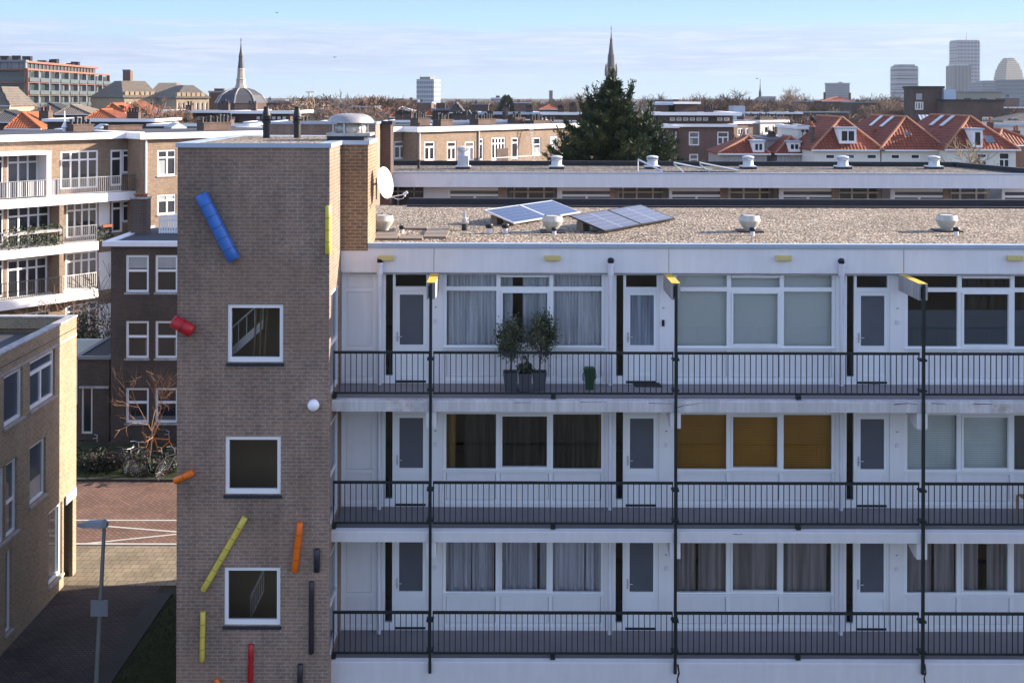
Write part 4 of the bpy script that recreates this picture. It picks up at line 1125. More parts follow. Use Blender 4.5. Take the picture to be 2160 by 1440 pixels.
WA.win(rA(233,258,316,392),1,.25,frame=M['coping_white'],fw=.12,rec=.08,sill=False,name='door'); WA.win(rA(258,275,316,365),1,.25,frame=M['coping_white'],fw=.10,rec=.08)
french(15,105,434,520); french(140,206,425,500)
WA.win(rA(235,258,423,490),1,.25,frame=M['coping_white'],fw=.12,rec=.08,sill=False,name='door'); WA.win(rA(258,274,423,468),1,.25,frame=M['coping_white'],fw=.10,rec=.08)
french(-60,8,434,520); french(-60,8,322,405)
french(15,100,545,630); french(138,206,531,608,pane='pane_mid'); french(-60,8,545,630)
french(138,206,640,700,pane='pane_mid'); french(15,100,660,720)
# rendered pale panels between the doors of the two lower tiers
for (a,b,c,d) in ((208,231,425,500),(208,240,531,610),(208,240,640,712)):
    mb=MB(fAb.M); q=rA(a,b,c,d); mb.box(q[0],q[1],-.03,-.003,q[2],q[3]); mb.build('render_panel',M['coping_white'],RA)
# striped canvas, railings
def railing(fac,root,ua,ub,z,hgt,mat,sp=.12,solid=None):
    mb=MB(fac.M); mb.box(ua,ub,.02,.06,z+hgt-.04,z+hgt); mb.box(ua,ub,.03,.05,z+.08,z+.11)
    u=ua
    while u<ub: mb.box(u,u+.022,.03,.05,z+.11,z+hgt-.04); u+=sp
    o=mb.build('railing',mat,root)
    if solid:
        mb=MB(fac.M); mb.box(ua+.03,solid[1],.062,.075,z+.1,z+hgt-.05); mb.build('canvas',solid[0],o)
uu=lambda px: fA.uz(px,400)[0]
railing(fA,RA,-8.5,uu(130),9.05,1.0,M['steel'],.12,(M['stripe'],uu(130)-.05)); railing(fA,RA,uu(131)+.0,uu(256),9.05,1.0,M['steel']); railing(fA,RA,uu(257),uE-.2,9.05,1.0,M['black'])
railing(fA,RA,-8.5,uu(129),6.25,1.0,M['lead']); railing(fA,RA,uu(133),uE-3.0,6.25,1.0,M['steel'])
railing(fA,RA,-8.5,uu(129),3.45,1.0,M['black']); railing(fA,RA,uu(133),uE-3.0,3.45,1.0,M['trim_cream'])
# window boxes
mb=MB(fA.M); mb.box(uu(5),uu(128),-.16,.0,7.05,7.2); bx_=mb.build('flower_box',M['concrete'],RA)
mb=MB(); r=random.Random(8)
for k in range(560):
    u=r.uniform(uu(4),uu(128)); p=fA.world(u,-.08+r.gauss(0,.07),r.uniform(6.35,7.0) if r.random()<.7 else r.uniform(7.1,7.45)); d=Vector((r.gauss(0,1),r.gauss(0,1),r.gauss(0,1))).normalized()*.09; e=d.orthogonal().normalized()*.05
    mb.poly([p,p+d+e,p+d*1.6,p+d-e],r.randrange(3))
mb.build('ivy',[M['bush0'],M['bush1'],M['olive1']],bx_,fix=False)
mb=MB(fA.M); mb.box(uu(215),uu(237),-.16,.0,7.05,7.2); bx_=mb.build('flower_box',M['terracotta'],RA)
mb=MB()
for k in range(300):
    u=r.uniform(uu(205),uu(240)); p=fA.world(u,.12+r.gauss(0,.05),r.uniform(6.3,7.1)); d=Vector((r.gauss(0,1),r.gauss(0,1),r.gauss(0,1))).normalized()*.09; e=d.orthogonal().normalized()*.05
    mb.poly([p,p+d+e,p+d*1.6,p+d-e],r.randrange(3))
mb.build('ivy',[M['bush1'],M['olive1'],M['olive0']],bx_,fix=False)
zr=12.54
uB=lambda px,w: fAb.uz(px,280,w)[0]
def chim(px0,px1,w,dep,top,pots,seed,B=WA,fac=None,pm='black',base=None):
    fac=fac or fAb
    a=fac.uz(px0,270,w)[0]; b=fac.uz(px1,270,w)[0]; z=fac.uz((px0+px1)/2,top,w)[1]
    B.chimney(a,b,w,w+dep,zr-.02 if base is None else base,z,pots,seed=seed,potm=pm)
chim(155,198,4.5,1.0,262,5,1); chim(228,300,5.0,.6,264,0,2); 
chim(430,486,16.0,.9,262,8,3) if False else None
mb=MB(fAb.M); u=uB(136,5.5); mb.lathe([(.12,0),(.12,.25),(.22,.26),(.05,.6),(.03,1.3)],(u,5.5,zr),8); mb.build('flue',M['coping_white'],RA)
for px in (218,370):
    mb=MB(fAb.M); u=uB(px,6.5); mb.box(u-.6,u+.6,6.0,7.0,zr,zr+.12); mb.prism([(u-.55,6.05,zr+.121),(u+.55,6.05,zr+.121),(u,6.05,zr+.42)],(0,.9,0)); mb.build('skylight',M['pane_pale'],RA)
WA.finish()
# right wing of the row (projects forward)
fB=fac_px(303,65.2,670,73.4)
LB=fB.uz(674,280)[0]
WB=Bld('brick_apartments','sunlit brown brick apartments just left of the tower, with white cased windows and flat roof','apartment building',fB,LB,12.25,10,M['row_brick'],M['roof_dark'],M['coping_white'],over=.35,th=.36)
for (py0,py1) in ((316,371),(410,452)):
    WB.win(fB.rect(332,372,py0,py1),1,.30,fw=.10,rec=.10,mull=(.52,),panes=('pane_pale',[(0,.52,0,.66)] if py0==316 else [(0,1,.62,1)]))
    WB.win(fB.rect(420,460,py0,py1),1,.30,fw=.10,rec=.10,mull=(.52,))
mb=MB(fB.M); mb.tube((.12,-.08,0),(.12,-.08,12.2),.06,n=8); mb.build('downpipe',M['coping_white'],WB.root)
def chB(px0,px1,w,dep,top,pots,seed): chim(px0,px1,w,dep,top,pots,seed,WB,fB)
chB(430,488,4.0,1.0,258,8,3); chB(640,655,3.2,.9,258,2,4)
for px in (585,):
    mb=MB(fB.M); u=fB.uz(px,270,5)[0]; mb.box(u-.9,u+.9,4.5,5.5,zr,zr+.12); mb.prism([(u-.8,4.55,zr+.121),(u+.8,4.55,zr+.121),(u,4.55,zr+.5)],(0,.9,0)); mb.build('skylight',M['pane_pale'],WB.root)
WB.finish()
# middle block of the row, behind the shaft up to the conifer
fC=fac_px(882,79.5,1112,88.5)
LC=fC.uz(1330,270)[0]
WC=Bld('terrace_apartments','sunlit brick apartments between the brick shaft and the conifer, with white roof edge','apartment building',fC,LC,12.25,10,M['row_brick'],M['roof_dark'],M['coping_white'],over=.3,th=.36)
RC=WC.root
for a,b in ((895,918),(943,963),(981,1001)):
    WC.win(fC.rect(a,b,298,339),2,.30,frame=M['coping_white'],fw=.12,rec=.10,pane='pane_mid' if a>980 else 'pane_dark',panes=('pane_pale',[(0,1,.55,.68)]) if a==943 else None)
WC.win(fC.rect(1010,1020,292,338),1,.25,frame=M['coping_white'],fw=.10,rec=.1,sill=False,name='door')
WC.win(fC.rect(1037,1066,290,338),1,.27,frame=M['coping_white'],fw=.10,rec=.1,sill=False,mull=(.27,.5,.73),name='french_door')
WC.win(fC.rect(1079,1094,290,335),1,.25,frame=M['coping_white'],fw=.12,rec=.1,sill=False,name='door')
WC.win(fC.rect(1124,1141,290,326),1,.42,frame=M['coping_white'],fw=.10,rec=.1,panes=('pane_pale',[(0,1,0,.5)]))
WC.win(fC.rect(1161,1177,288,325),1,.42,frame=M['coping_white'],fw=.10,rec=.1,pane='pane_pale'); WC.win(fC.rect(1186,1203,288,325),1,.42,frame=M['coping_white'],fw=.10,rec=.1,pane='pane_pale')
z_=fC.uz(1050,330)[1]
mb=MB(fC.M); ua,ub=fC.uz(1011,330)[0],fC.uz(1114,330)[0]; mb.box(ua,ub,-1.3,-.004,z_-1.0,z_-.8); mb.box(ua,ub,-1.3,-1.27,z_-.02,z_+.02); mb.build('balcony',M['coping_white'],RC)
mb=MB(fC.M); ua,ub=fC.uz(1023,310)[0],fC.uz(1047,310)[0]; mb.box(ua,ub,-1.25,-1.2,z_-.79,fC.uz(1035,312)[1]); mb.build('balcony_screen',M['chimney_brick'],RC)
mb=MB(fC.M); u=fC.uz(1104,300)[0]; zt=fC.uz(1104,262)[1]; zb=fC.uz(1100,338)[1]
for du in (0,.38): mb.tube((u+du,-1.0,zb),(u+du+.15,-.5,zt),.03,n=5)
for k in range(13): t=k/13; mb.tube((u+.15*t,-1+.5*t,zb+(zt-zb)*t),(u+.38+.15*t,-1+.5*t,zb+(zt-zb)*t),.02,n=4)
mb.build('ladder',M['steel'],RC)
for px in (884,1009): 
    mb=MB(fC.M); u=fC.uz(px,300)[0]; mb.tube((u,-.08,2),(u,-.08,12.2),.06,n=6); mb.build('downpipe',M['pvc'],RC)
def chC(px0,px1,w,dep,top,pots,seed,pm='black'): chim(px0,px1,w,dep,top,pots,seed,WC,fC,pm)
chC(882,907,4.0,.9,249,5,11); chC(930,955,2.2,.9,252,5,12); chC(1009,1046,3.2,1.0,251,7,13,'black'); chC(1087,1107,4.2,.9,248,4,14); chC(1126,1160,3.0,1.0,254,6,15); chC(1163,1177,5,.8,256,2,16)
for px in (888,1000,1080):
    mb=MB(fC.M); u=fC.uz(px,270,5.5)[0]; mb.box(u-.7,u+.7,5,6,zr,zr+.1); mb.prism([(u-.65,5.05,zr+.101),(u+.65,5.05,zr+.101),(u,5.05,zr+.4)],(0,.9,0)); mb.build('skylight',M['pane_pale'],RC)
WC.finish()
# recessed part of the row left of it, just right of the shaft
fE=Fac(tuple(fC.world(-8.5,1.6,0)[:2]),tuple(fC.u[:2]))
WE=Bld('recessed_apartments','set back brick bay of the sunlit row just right of the brick shaft','apartment building',fE,8.4,12.25,8.2,M['row_brick'],M['roof_dark'],M['coping_white'],over=.28,th=.36)
WE.win(fE.rect(832,857,298,335),2,.3,frame=M['coping_white'],fw=.10,rec=.1,pane='pane_mid'); WE.win(fE.rect(862,874,298,335),1,.3,frame=M['trim_cream'],fw=.10,rec=.1,sill=False,name='door')
WE.finish()
# ------------------------------------------------------------------ second gallery building behind
Y2=52.2; Z2=11.21
f2=Fac((-8.0,Y2),(1,0))
E2=33.0
B2=Bld('rear_gallery_building','second long white gallery flats building behind the first, with white cowls on its gravel roof','apartment building',f2,E2,10.60,5.2,M['white'],None,None)
R2=B2.root
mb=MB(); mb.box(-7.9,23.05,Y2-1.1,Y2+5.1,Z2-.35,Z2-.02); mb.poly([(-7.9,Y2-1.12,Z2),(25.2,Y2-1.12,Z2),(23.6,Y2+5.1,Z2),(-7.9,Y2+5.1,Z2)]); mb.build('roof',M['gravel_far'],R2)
mb=MB(); mb.box(-6,25.3,Y2-1.25,Y2-1.0,10.59,Z2+.03); mb.build('fascia',M['render_white'],R2)
mb=MB(); mb.box(-6,25.33,Y2-1.28,Y2-1.1,Z2+.031,Z2+.08); mb.build('coping',M['zinc'],R2)
mb=MB(); mb.box(-6,23.7,Y2+5.0,Y2+5.25,Z2-.1,Z2+.24); mb.prism([(25.0,Y2-.98,Z2-.1),(25.25,Y2-.98,Z2-.1),(23.68,Y2+4.99,Z2-.1),(23.43,Y2+4.99,Z2-.1)],(0,0,.34)); mb.build('parapet',M['bitumen'],R2)
# windows under its eaves: alternately flush white frames and deep loggias
u=0
x=fac_px(800,Y2,900,Y2)
k=0
starts=[663,945,1181,1413,1648,1883,2115]
for s_ in starts:
    if s_>800:
        r_=f2.rect(s_,s_+113 if s_<2100 else 2230,394,420)
        B2.win((r_[0],r_[1],8.7,10.43),2,.19,fw=.11,rec=.06,sill=False,pane='pane_mid' if s_ in(945,1883) else 'pane_blue',panes=('pane_pale',[(.02,.48,.3,.7),(.52,.98,.3,.7)]) if s_ in (945,1883) else None)
    r_=f2.rect(s_+128,s_+228,394,420)
    B2.holes.append((r_[0]-.1,r_[1]+.05,8.7,10.55,.06))
    mb=MB(f2.M); mb.box(r_[0]-.3,r_[1]+.2,1.6,1.7,8.6,10.58); lg=mb.build('loggia',M['concrete'],R2)
    mb=MB(f2.M)
    for q in (.1,.4,.75): mb.box(r_[0]+(r_[1]-r_[0])*q,r_[0]+(r_[1]-r_[0])*q+.09,1.5,1.6,8.7,10.55)
    mb.box(r_[0],r_[1],1.48,1.6,10.10,10.18); mb.build('loggia_frame',M['trim_cream'],lg)
    mb=MB(f2.M); mb.box(r_[0]+.2,r_[1]-.1,1.56,1.59,8.7,10.55); mb.build('loggia_pane',M['pane_mid'],lg)
    mb=MB(f2.M); mb.box(r_[0]-.5,r_[0]-.12,-.03,-.004,8.7,10.55); mb.build('brick_pier',M['tower_brick'],R2)
B2.finish()
# its stair tower, mostly hidden by the near one
fT=fac_px(560,48.2,790,48.2)
T2=Bld('rear_stair_tower','brick stair tower of the rear flats peeping over the near tower beside the big ventilator','tower',fT,fT.uz(792,300)[0],13.6,4.5,M['tower_brick'],M['roof_dark'],M['zinc'],over=.05,th=.1)
T2.finish()
fT=fac_px(800,50.0,823,50.0); 
T3=Bld('brick_flue_shaft','slim dark brick flue shaft with flat dark cap right of the near brick shaft','chimney',fT,fT.uz(824,300)[0],13.55,1.3,M['brown_brick'],M['bitumen'],M['bitumen'],over=.08,th=.16)
T3.finish()
def cowl(px,tall,label):
    c=G(px,356,Z2)
    root=thing('white_cowl',c,label,'roof vent','white ventilation cowls on the rear gravel roof')
    mb=MB(); mb.box(c.x-.36,c.x+.36,c.y-.36,c.y+.36,c.z,c.z+.10); mb.build('curb',M['bitumen'],root)
    mb=MB(); mb.box(c.x-.38,c.x+.38,c.y-.38,c.y+.38,c.z+.101,c.z+.15); mb.build('flashing',M['vent_white'],root)
    b=c.z+.15
    if tall:
        mb=MB(); mb.box(c.x-.27,c.x+.27,c.y-.27,c.y+.27,b,b+.52); mb.build('duct',M['vent_white'],root); b+=.46
    mb=MB(); mb.lathe([(.30,0),(.265,.06),(.25,.30)],Vector((c.x,c.y,b)),24); mb.build('cylinder',M['vent_white'],root,smooth=40)
    b+=.06
    mb=MB(); 
    for k in range(24):
        t=2*math.pi*k/24; mb.box(c.x+.27*math.cos(t)-.012,c.x+.27*math.cos(t)+.012,c.y+.27*math.sin(t)-.012,c.y+.27*math.sin(t)+.012,b+.24,b+.36)
    mb.lathe([(.30,.355),(.305,.37),(.27,.42),(.12,.455),(.02,.46)],Vector((c.x,c.y,b)),24); mb.lathe([(.30,.235),(.305,.245),(.29,.25)],Vector((c.x,c.y,b)),24); mb.build('cap',M['vent_white'],root,smooth=40)
for px,t,l in ((806,0,'white cowl on the rear roof just right of the near brick shaft'),(977,1,'tallest white cowl on a square duct on the rear roof'),(1174,0,'white cowl on the rear roof left of the dark conifer middle'),(1376,0,'white cowl on the rear roof among the tilted panel frames'),(1578,0,'white cowl on the rear roof before the small red roofed house'),(1778,0,'white cowl on the rear roof under the red roof with the white dormer'),(1970,0,'white cowl on the rear roof before the bare bush and the white house')):
    cowl(px,t,l)
c=G(883,356,Z2); mb=MB(); mb.lathe([(.07,0),(.07,.3),(.10,.31),(.10,.45)],c,10); tag(mb.build('vent_pipe',M['black']),'thin black vent pipe on the rear roof left of the tallest white cowl','vent pipe')
for k,(px,l) in enumerate(((1350,'tilted empty panel frame on the rear gravel roof'),(1425,'first low tilted solar panel right of the empty frame on the rear roof'),(1480,'second low tilted solar panel right of the empty frame on the rear roof'))):
    c=G(px,364,Z2)
    root=thing('roof_panel',c,l,'solar panel','tilted panels on the rear roof')
    a=R(-12); h=.62 if k==0 else .42; Lx=1.05 if k==0 else 1.75
    p0=c+Vector((-.1,0,h)); p1=c+Vector((Lx,-.25,.06)); wv=Vector((.15,1.0,0))
    n_=(p1-p0).cross(wv).normalized()*.04
    mb=MB()
    if k==0:
        for o_ in (Vector((0,0,0)),wv*.35): mb.tube(p0+o_,p1+o_,.035,n=5); mb.tube(p0+o_,Vector((p0.x,p0.y,Z2))+o_,.02,n=5); mb.tube(Vector((p0.x,p0.y,Z2+.03))+o_,Vector((p1.x,p1.y,Z2+.03))+o_,.02,n=5)
        mb.build('frame',M['frame_alu'],root)
    else:
        mb.prism([p0,p1,p1+wv,p0+wv],n_); mb.build('panel',M['cells_dark'],root)
        mb=MB(); mb.prism([p0-Vector((0,0,.05)),p0+wv-Vector((0,0,.05)),Vector((p0.x+wv.x+.45,p0.y+wv.y,Z2)),Vector((p0.x+.45,p0.y,Z2))],Vector((.04,0,0))); mb.build('wind_plate',M['frame_alu'],root)
# ------------------------------------------------------------------ lamp post, bicycles, planting in the street
bx,by=-9.05,24.5
zt=H-(1110-CY)/F*by
root=thing('street_lamp',(bx-.12,by,0),'grey street lamp post with a flat head in the shaded alley','street lamp')
mb=MB(); mb.tube((bx-.22,by,0),(bx-.20,by,.9),.075,.07,12); mb.tube((bx-.20,by,.9),(bx,by,zt),.062,.038,12); mb.build('pole',M['pole'],root,smooth=40)
mb=MB(); zt0=zt
for (x0,x1,w0,w1,h0,h1) in ((bx-.60,bx-.38,.05,.12,.05,.10),(bx-.38,bx-.02,.12,.13,.10,.13),(bx-.02,bx+.07,.13,.08,.13,.10)):
    A=[(x0,by-w0,zt0-.01),(x0,by+w0,zt0-.01),(x0,by+w0*.7,zt0-.01+h0),(x0,by-w0*.7,zt0-.01+h0)]
    Bq=[(x1,by-w1,zt0-.03),(x1,by+w1,zt0-.03),(x1,by+w1*.7,zt0-.03+h1),(x1,by-w1*.7,zt0-.03+h1)]
    for k in range(4): j=(k+1)%4; mb.poly([A[k],A[j],Bq[j],Bq[k]])
    mb.poly(A); mb.poly(Bq[::-1])
mb.build('lamp_head',M['sign_back'],root)
zs=H-(1280-CY)/F*by
root=thing('street_sign',(bx-.1,by-.09,zs),'grey rectangular sign fixed to the street lamp post, seen from behind','sign')
mb=MB(); mb.box(bx-.265,bx+.12,by-.105,by-.09,zs-.18,zs+.18); mb.build('panel',M['sign_back'],root)
mb=MB(); mb.box(bx-.20,bx+.06,by-.089,by-.075,zs-.02,zs+.02); mb.build('clamp',M['steel'],root)
mb=MB()
for q in ((bx-.265,bx+.12,zs-.18,zs-.165),(bx-.265,bx+.12,zs+.165,zs+.18),(bx-.265,bx-.25,zs-.165,zs+.165),(bx+.105,bx+.12,zs-.165,zs+.165)): mb.box(q[0],q[1],by-.112,by-.1055,q[2],q[3])
mb.build('rim',M['pole'],root)
def bike(loc,ang,fm,label,crate=False):
    root=thing('bicycle',loc,label,'bicycle','bicycles parked by the dark brick house')
    Mx=Matrix.Translation(loc)@Matrix.Rotation(R(ang),4,'Z')
    for x in (-.53,.53):
        mb=MB(Mx); mb.ring((x,0,.34),(0,1,0),.32,.022,22,6); w=mb.build('wheel',M['tyre'],root)
        mb=MB(Mx)
        for k in range(8): t=k*math.pi/8; mb.tube((x+.31*math.cos(t),0,.34+.31*math.sin(t)),(x-.31*math.cos(t),0,.34-.31*math.sin(t)),.004,n=3)
        mb.build('spokes',M['steel'],w)
    mb=MB(Mx); bb=(-.08,0,.30); st=(-.22,0,.82); hd=(.34,0,.80); fk=(.53,0,.34); rr=(-.53,0,.34)
    for a,b in ((bb,st),(bb,(.36,0,.66)),(st,(.36,0,.74)),(bb,rr),(st,rr),(hd,(.36,0,.66)),((.36,0,.66),fk)): mb.tube(a,b,.022,n=6)
    mb.build('frame',fm,root)
    mb=MB(Mx); mb.path([(.20,-.28,1.03),(.33,-.2,1.02),(.33,0,.98),(.33,.2,1.02),(.20,.28,1.03)],.014,6); mb.tube((.33,0,.98),hd,.016,n=6); mb.build('handlebar',M['steel'],root)
    mb=MB(Mx); mb.prism([(-.36,-.09,.90),(-.36,.09,.90),(-.08,.03,.90),(-.08,-.03,.90)],(0,0,.06)); mb.tube(st,(-.24,0,.9),.014,n=6); mb.build('saddle',M['black'],root)
    mb=MB(Mx); mb.box(-.75,-.30,-.08,.08,.70,.72); mb.build('carrier',M['black'],root)
g0=lambda px,py: G(px,py,.03)
bike(g0(338,966),12,M['bike_orange'],'orange bicycle leaning by the dark brick house, under the pollarded tree')
bike(g0(283,990),80,M['bike_dark'],'dark bicycle seen end on left of the pollarded tree trunk')
bike(g0(357,1003),70,M['bike_dark'],'dark bicycle right of the pollarded tree trunk, nearest the stair tower')
bike(g0(186,975),15,M['bike_dark'],'dark bicycle in the shade by the annex door')
bike(g0(262,996),-25,M['bike_dark'],'dark bicycle lying across the front of the big garden shrub')
bike(g0(322,1004),20,M['bike_dark'],'dark bicycle standing at the kerb before the pollarded tree trunk')
def leafmass(mb,c,rad,n,size,r,mats=3):
    cl=[(Vector((c[0]+r.uniform(-1,1)*rad[0],c[1]+r.uniform(-1,1)*rad[1],c[2]+r.uniform(-.9,1)*rad[2]*r.random())),r.randrange(mats),r.uniform(.15,.3)) for k in range(max(6,n//60))]
    for k in range(n):
        p,m,s=r.choice(cl); p=p+Vector((r.gauss(0,1)*s*rad[0],r.gauss(0,1)*s*rad[1],r.gauss(0,1)*s*rad[2])); 
        if p.z<.03: p.z=.03+r.random()*.2
        d=Vector((r.gauss(0,1),r.gauss(0,1),r.gauss(.4,.8))).normalized()*size*r.uniform(.7,1.3); e=d.orthogonal().normalized()*size*.35
        mb.poly([p,p+d*.5+e,p+d,p+d*.5-e],m if r.random()<.8 else r.randrange(mats))
BU=[M['bush0'],M['bush1'],M['bush2']]
for n,(px,py,w,hh,l,seed) in enumerate(((250,985,.95,.75,'dark evergreen shrub with reddish leaves before the dark brick house',4),(200,988,.7,.5,'low dark shrub in the shade left of the big shrub',5),(345,992,.5,.35,'low shrub at the foot of the pollarded tree',6))):
    c=g0(px,py); root=thing('garden_shrub',c,l,'shrub','shrubs in front of the dark brick house'); mb=MB(); r=random.Random(seed)
    leafmass(mb,(c.x,c.y,.03+hh*.55),(w,.6,hh*.6),1500,.10,r); mb.build('foliage',BU,root,fix=False)
    mb=MB()
    for k in range(5): mb.tube((c.x,c.y,0),(c.x+r.uniform(-.4,.4),c.y+r.uniform(-.2,.2),hh*.7),.015,.006,4)
    mb.build('stem',M['bark'],root)
# hedge and garden wall between annex and the balcony row
a=P(160,0,54); mb=MB(); r=random.Random(12)
for k in range(6): leafmass(mb,(P(150+k*18,0,54).x,54,1.9),(.7,.5,2.0),650,.14,r)
tag(mb.build('hedge',[M['bush0'],M['bush1'],M['olive0']],fix=False),'dark green hedge behind the low annex, before the sunlit balconies','hedge')
mb=MB(); q=P(150,715,52.5); mb.box(q.x,P(235,0,52.5).x,52.4,52.6,0,q.z); tag(mb.build('garden_wall',M['trim_cream']),'pale low garden wall behind the annex roof','wall')
# ------------------------------------------------------------------ trees
def bare_tree_mesh(seed,h,r0,levels=5,spread=.75,twig=.022,up=.25,kids_n=(3,5),first=.30):
    r=random.Random(seed); tr=MB(); cr=MB()
    def br(p,d,L,rad,lv):
        n=3 if lv<=1 else 2
        q=p; dd=d.copy(); rr=rad; pts=[]
        for k in range(n):
            dd=(dd+Vector((r.gauss(0,.13),r.gauss(0,.13),r.gauss(.03,.08)))).normalized()
            e=q+dd*L/n; r1=max(twig*.5,rr*(.80 if lv else .86))
            (tr if lv==0 else cr).tube(q,e,rr,r1,6 if lv==0 else (4 if lv<2 else 3),caps=False); pts.append((e,dd.copy(),r1)); q=e; rr=r1
        if lv>=levels: return
        nk=r.randint(*kids_n)
        for k in range(nk):
            e,d0,r1=pts[-1] if k<2 else r.choice(pts[(0 if lv else 1):])
            ax=d0.orthogonal(); ax.rotate(Matrix.Rotation(r.random()*6.283,3,d0))
            a=r.uniform(.35,1.0)*spread
            nd=(d0*math.cos(a)+ax*math.sin(a)+Vector((0,0,up*r.random()))).normalized()
            br(e,nd,L*r.uniform(.60,.84),max(twig,r1*r.uniform(.55,.75)),lv+1)
    br(Vector((0,0,0)),Vector((r.gauss(0,.04),r.gauss(0,.04),1)).normalized(),h*first,r0,0)
    zmax=max(v.z for v in cr.v); k=h/zmax
    for m in (tr,cr): m.v=[v*k for v in m.v]
    return tr,cr
TREE_CACHE={}
def tree_proto(key,seed,h,r0,mat,levels,**kw):
    tr,cr=bare_tree_mesh(seed,h,r0,levels,**kw)
    root=thing('bare_tree',(0,0,0),'','tree')
    a=tr.build('trunk',M['bark'] if mat!='twig_pale' else M['twig'],root,fix=False); b=cr.build('crown',M[mat],root,fix=False)
    TREE_CACHE[key]=[root,h,False]
def put_tree(key,px,py_top,Y,label,rot=0,wide=1.0,group='bare winter trees'):
    e=TREE_CACHE[key]
    o=e[0] if not e[2] else copy_tree(e[0]); e[2]=True
    p=P(px,py_top,Y); s=p.z/e[1]
    o.location=(p.x,Y,0); o.scale=(s*wide,s*wide,s); o.rotation_euler=(0,0,rot)
    tag(o,label,'tree',group); return o
kw=dict(spread=.85,up=.22)
tree_proto('a',1,18,.28,'twig',5,kids_n=(4,5),twig=.045,**kw); tree_proto('b',2,18,.28,'twig',5,kids_n=(4,5),twig=.045,**kw); tree_proto('c',5,18,.26,'twig',5,kids_n=(4,5),twig=.045,spread=.7,up=.35)
tree_proto('p',9,18,.36,'twig_pale',5,kids_n=(4,5),twig=.05,spread=.95,up=.15)
T=[('p',748,188,175,'large pale plane tree with lit branches behind the big roof ventilator',.4,1.35),('p',700,196,190,'pale bare tree left of the large plane tree',2.2,1.2),('b',800,199,200,'bare tree right of the large plane tree',1.1,1.1),
 ('a',600,198,330,'bare tree right of the domed church',2.0,1.3),('c',640,208,260,'low bare tree between the domed church and the plane trees',.3,1.5),
 ('c',1025,205,420,'bare tree left of the white modern building',.9,1.3),('b',1130,206,380,'bare tree left of the small dark tower',2.9,1.4),('a',1220,190,330,'tall bare tree just left of the conifer',1.6,1.1),('b',1192,204,360,'bare tree with rounded top left of the conifer',.2,1.3),
 ('a',1375,193,350,'bare tree with rounded crown just right of the conifer',.5,1.5),('b',1447,196,370,'bare tree above the white topped brick block',2.0,1.4),('c',1503,192,330,'bare tree beside the tallest bare tree right of the conifer',1.0,1.3),('a',1557,184,280,'tallest wide bare tree on the skyline right of the conifer',2.6,1.4),
 ('b',1597,203,330,'bare tree left of the small church with the thin spire',.8,1.4),('c',1655,206,350,'bare tree right of the small church with the thin spire',3.0,1.5),('p',1699,178,420,'lone slender bare tree left of the blue grey office block',.9,1.0),
 ('b',1850,192,360,'bare tree left of the banded tower foot',.1,1.5),('a',1820,198,400,'bare tree right of the blue grey office block',2.2,1.4),('c',1878,199,300,'bare tree directly below the banded tower',1.4,1.4),('b',2120,216,240,'bare tree at the right edge before the curved glass block',2.0,1.4),('a',2075,226,330,'low bare tree behind the brown brick hall at the right',.8,1.3),
 ('c',322,186,118,'slim bare tree before the mansard roofed school',1.9,.75),('c',1950,202,260,'bare tree behind the brown brick hall corner',1.9,1.0)]
for t in T: put_tree(*t)
# woodland mass
def wood(name,label,x0,x1,Y0,Y1,n,hmin,hmax,seed):
    r=random.Random(seed); mb=MB(); base=[bare_tree_mesh(50+k,14,.22,4,spread=.9,up=.2,kids_n=(5,6),twig=.06) for k in range(4)]
    for k in range(n):
        t=r.choice(base); Y=r.uniform(Y0,Y1); px=r.uniform(x0,x1); x=(px-CX)/F*Y; s=r.uniform(hmin,hmax)/14; a=r.random()*6.3; c_,s_=math.cos(a)*s*1.25,math.sin(a)*s*1.25
        for m in t:
            off=len(mb.v); mb.v+=[Vector((x+v.x*c_-v.y*s_,Y+v.x*s_+v.y*c_,v.z*s)) for v in m.v]; mb.f+=[[i+off for i in f] for f in m.f]; mb.mi+=[0]*len(m.f)
    return tag(mb.build(name,M['twig'],fix=False),label,'woodland',kind='stuff')
wood('bare_woodland','brown mass of bare trees between the domed church and the grey high-rise',575,835,190,330,44,11.5,15.5,1)
wood('bare_woodland','low far brown trees between the grey high-rise and the conifer',835,1250,360,620,75,9,14.5,4)
wood('bare_woodland','brown mass of far bare trees between the conifer and the brown brick hall',1380,1930,270,520,110,10,15,2)
wood('bare_woodland','brown bare treetops behind the red roofed houses',1680,1910,130,190,30,10,12.8,3)
# near bare trees
tree_proto('poll',21,8,.13,'twig_orange',4,kids_n=(3,4),twig=.013,spread=.95,up=.45,first=.42)
c=G(316,993,.03); put_tree('poll',316,745,c.y,'small pollarded street tree with sunlit reddish twigs before the dark brick house',.6,.85,None)
tree_proto('bush',23,6,.09,'twig_bush',5,kids_n=(5,6),twig=.013,spread=1.0,up=.35,first=.24)
put_tree('bush',2008,288,80,'pale bare shrub tree before the white house at the right',1.2,.8,None)
tree_proto('thin',27,9,.10,'twig',4,kids_n=(3,5),twig=.016,spread=.9,up=.3,first=.3)
put_tree('thin',212,548,53,'thin bare tree before the lower sunlit balconies at the left',.2,1.0,None); put_tree('thin',110,600,55,'thin bare tree before the lowest balcony at the far left',2.0,1.1,None)
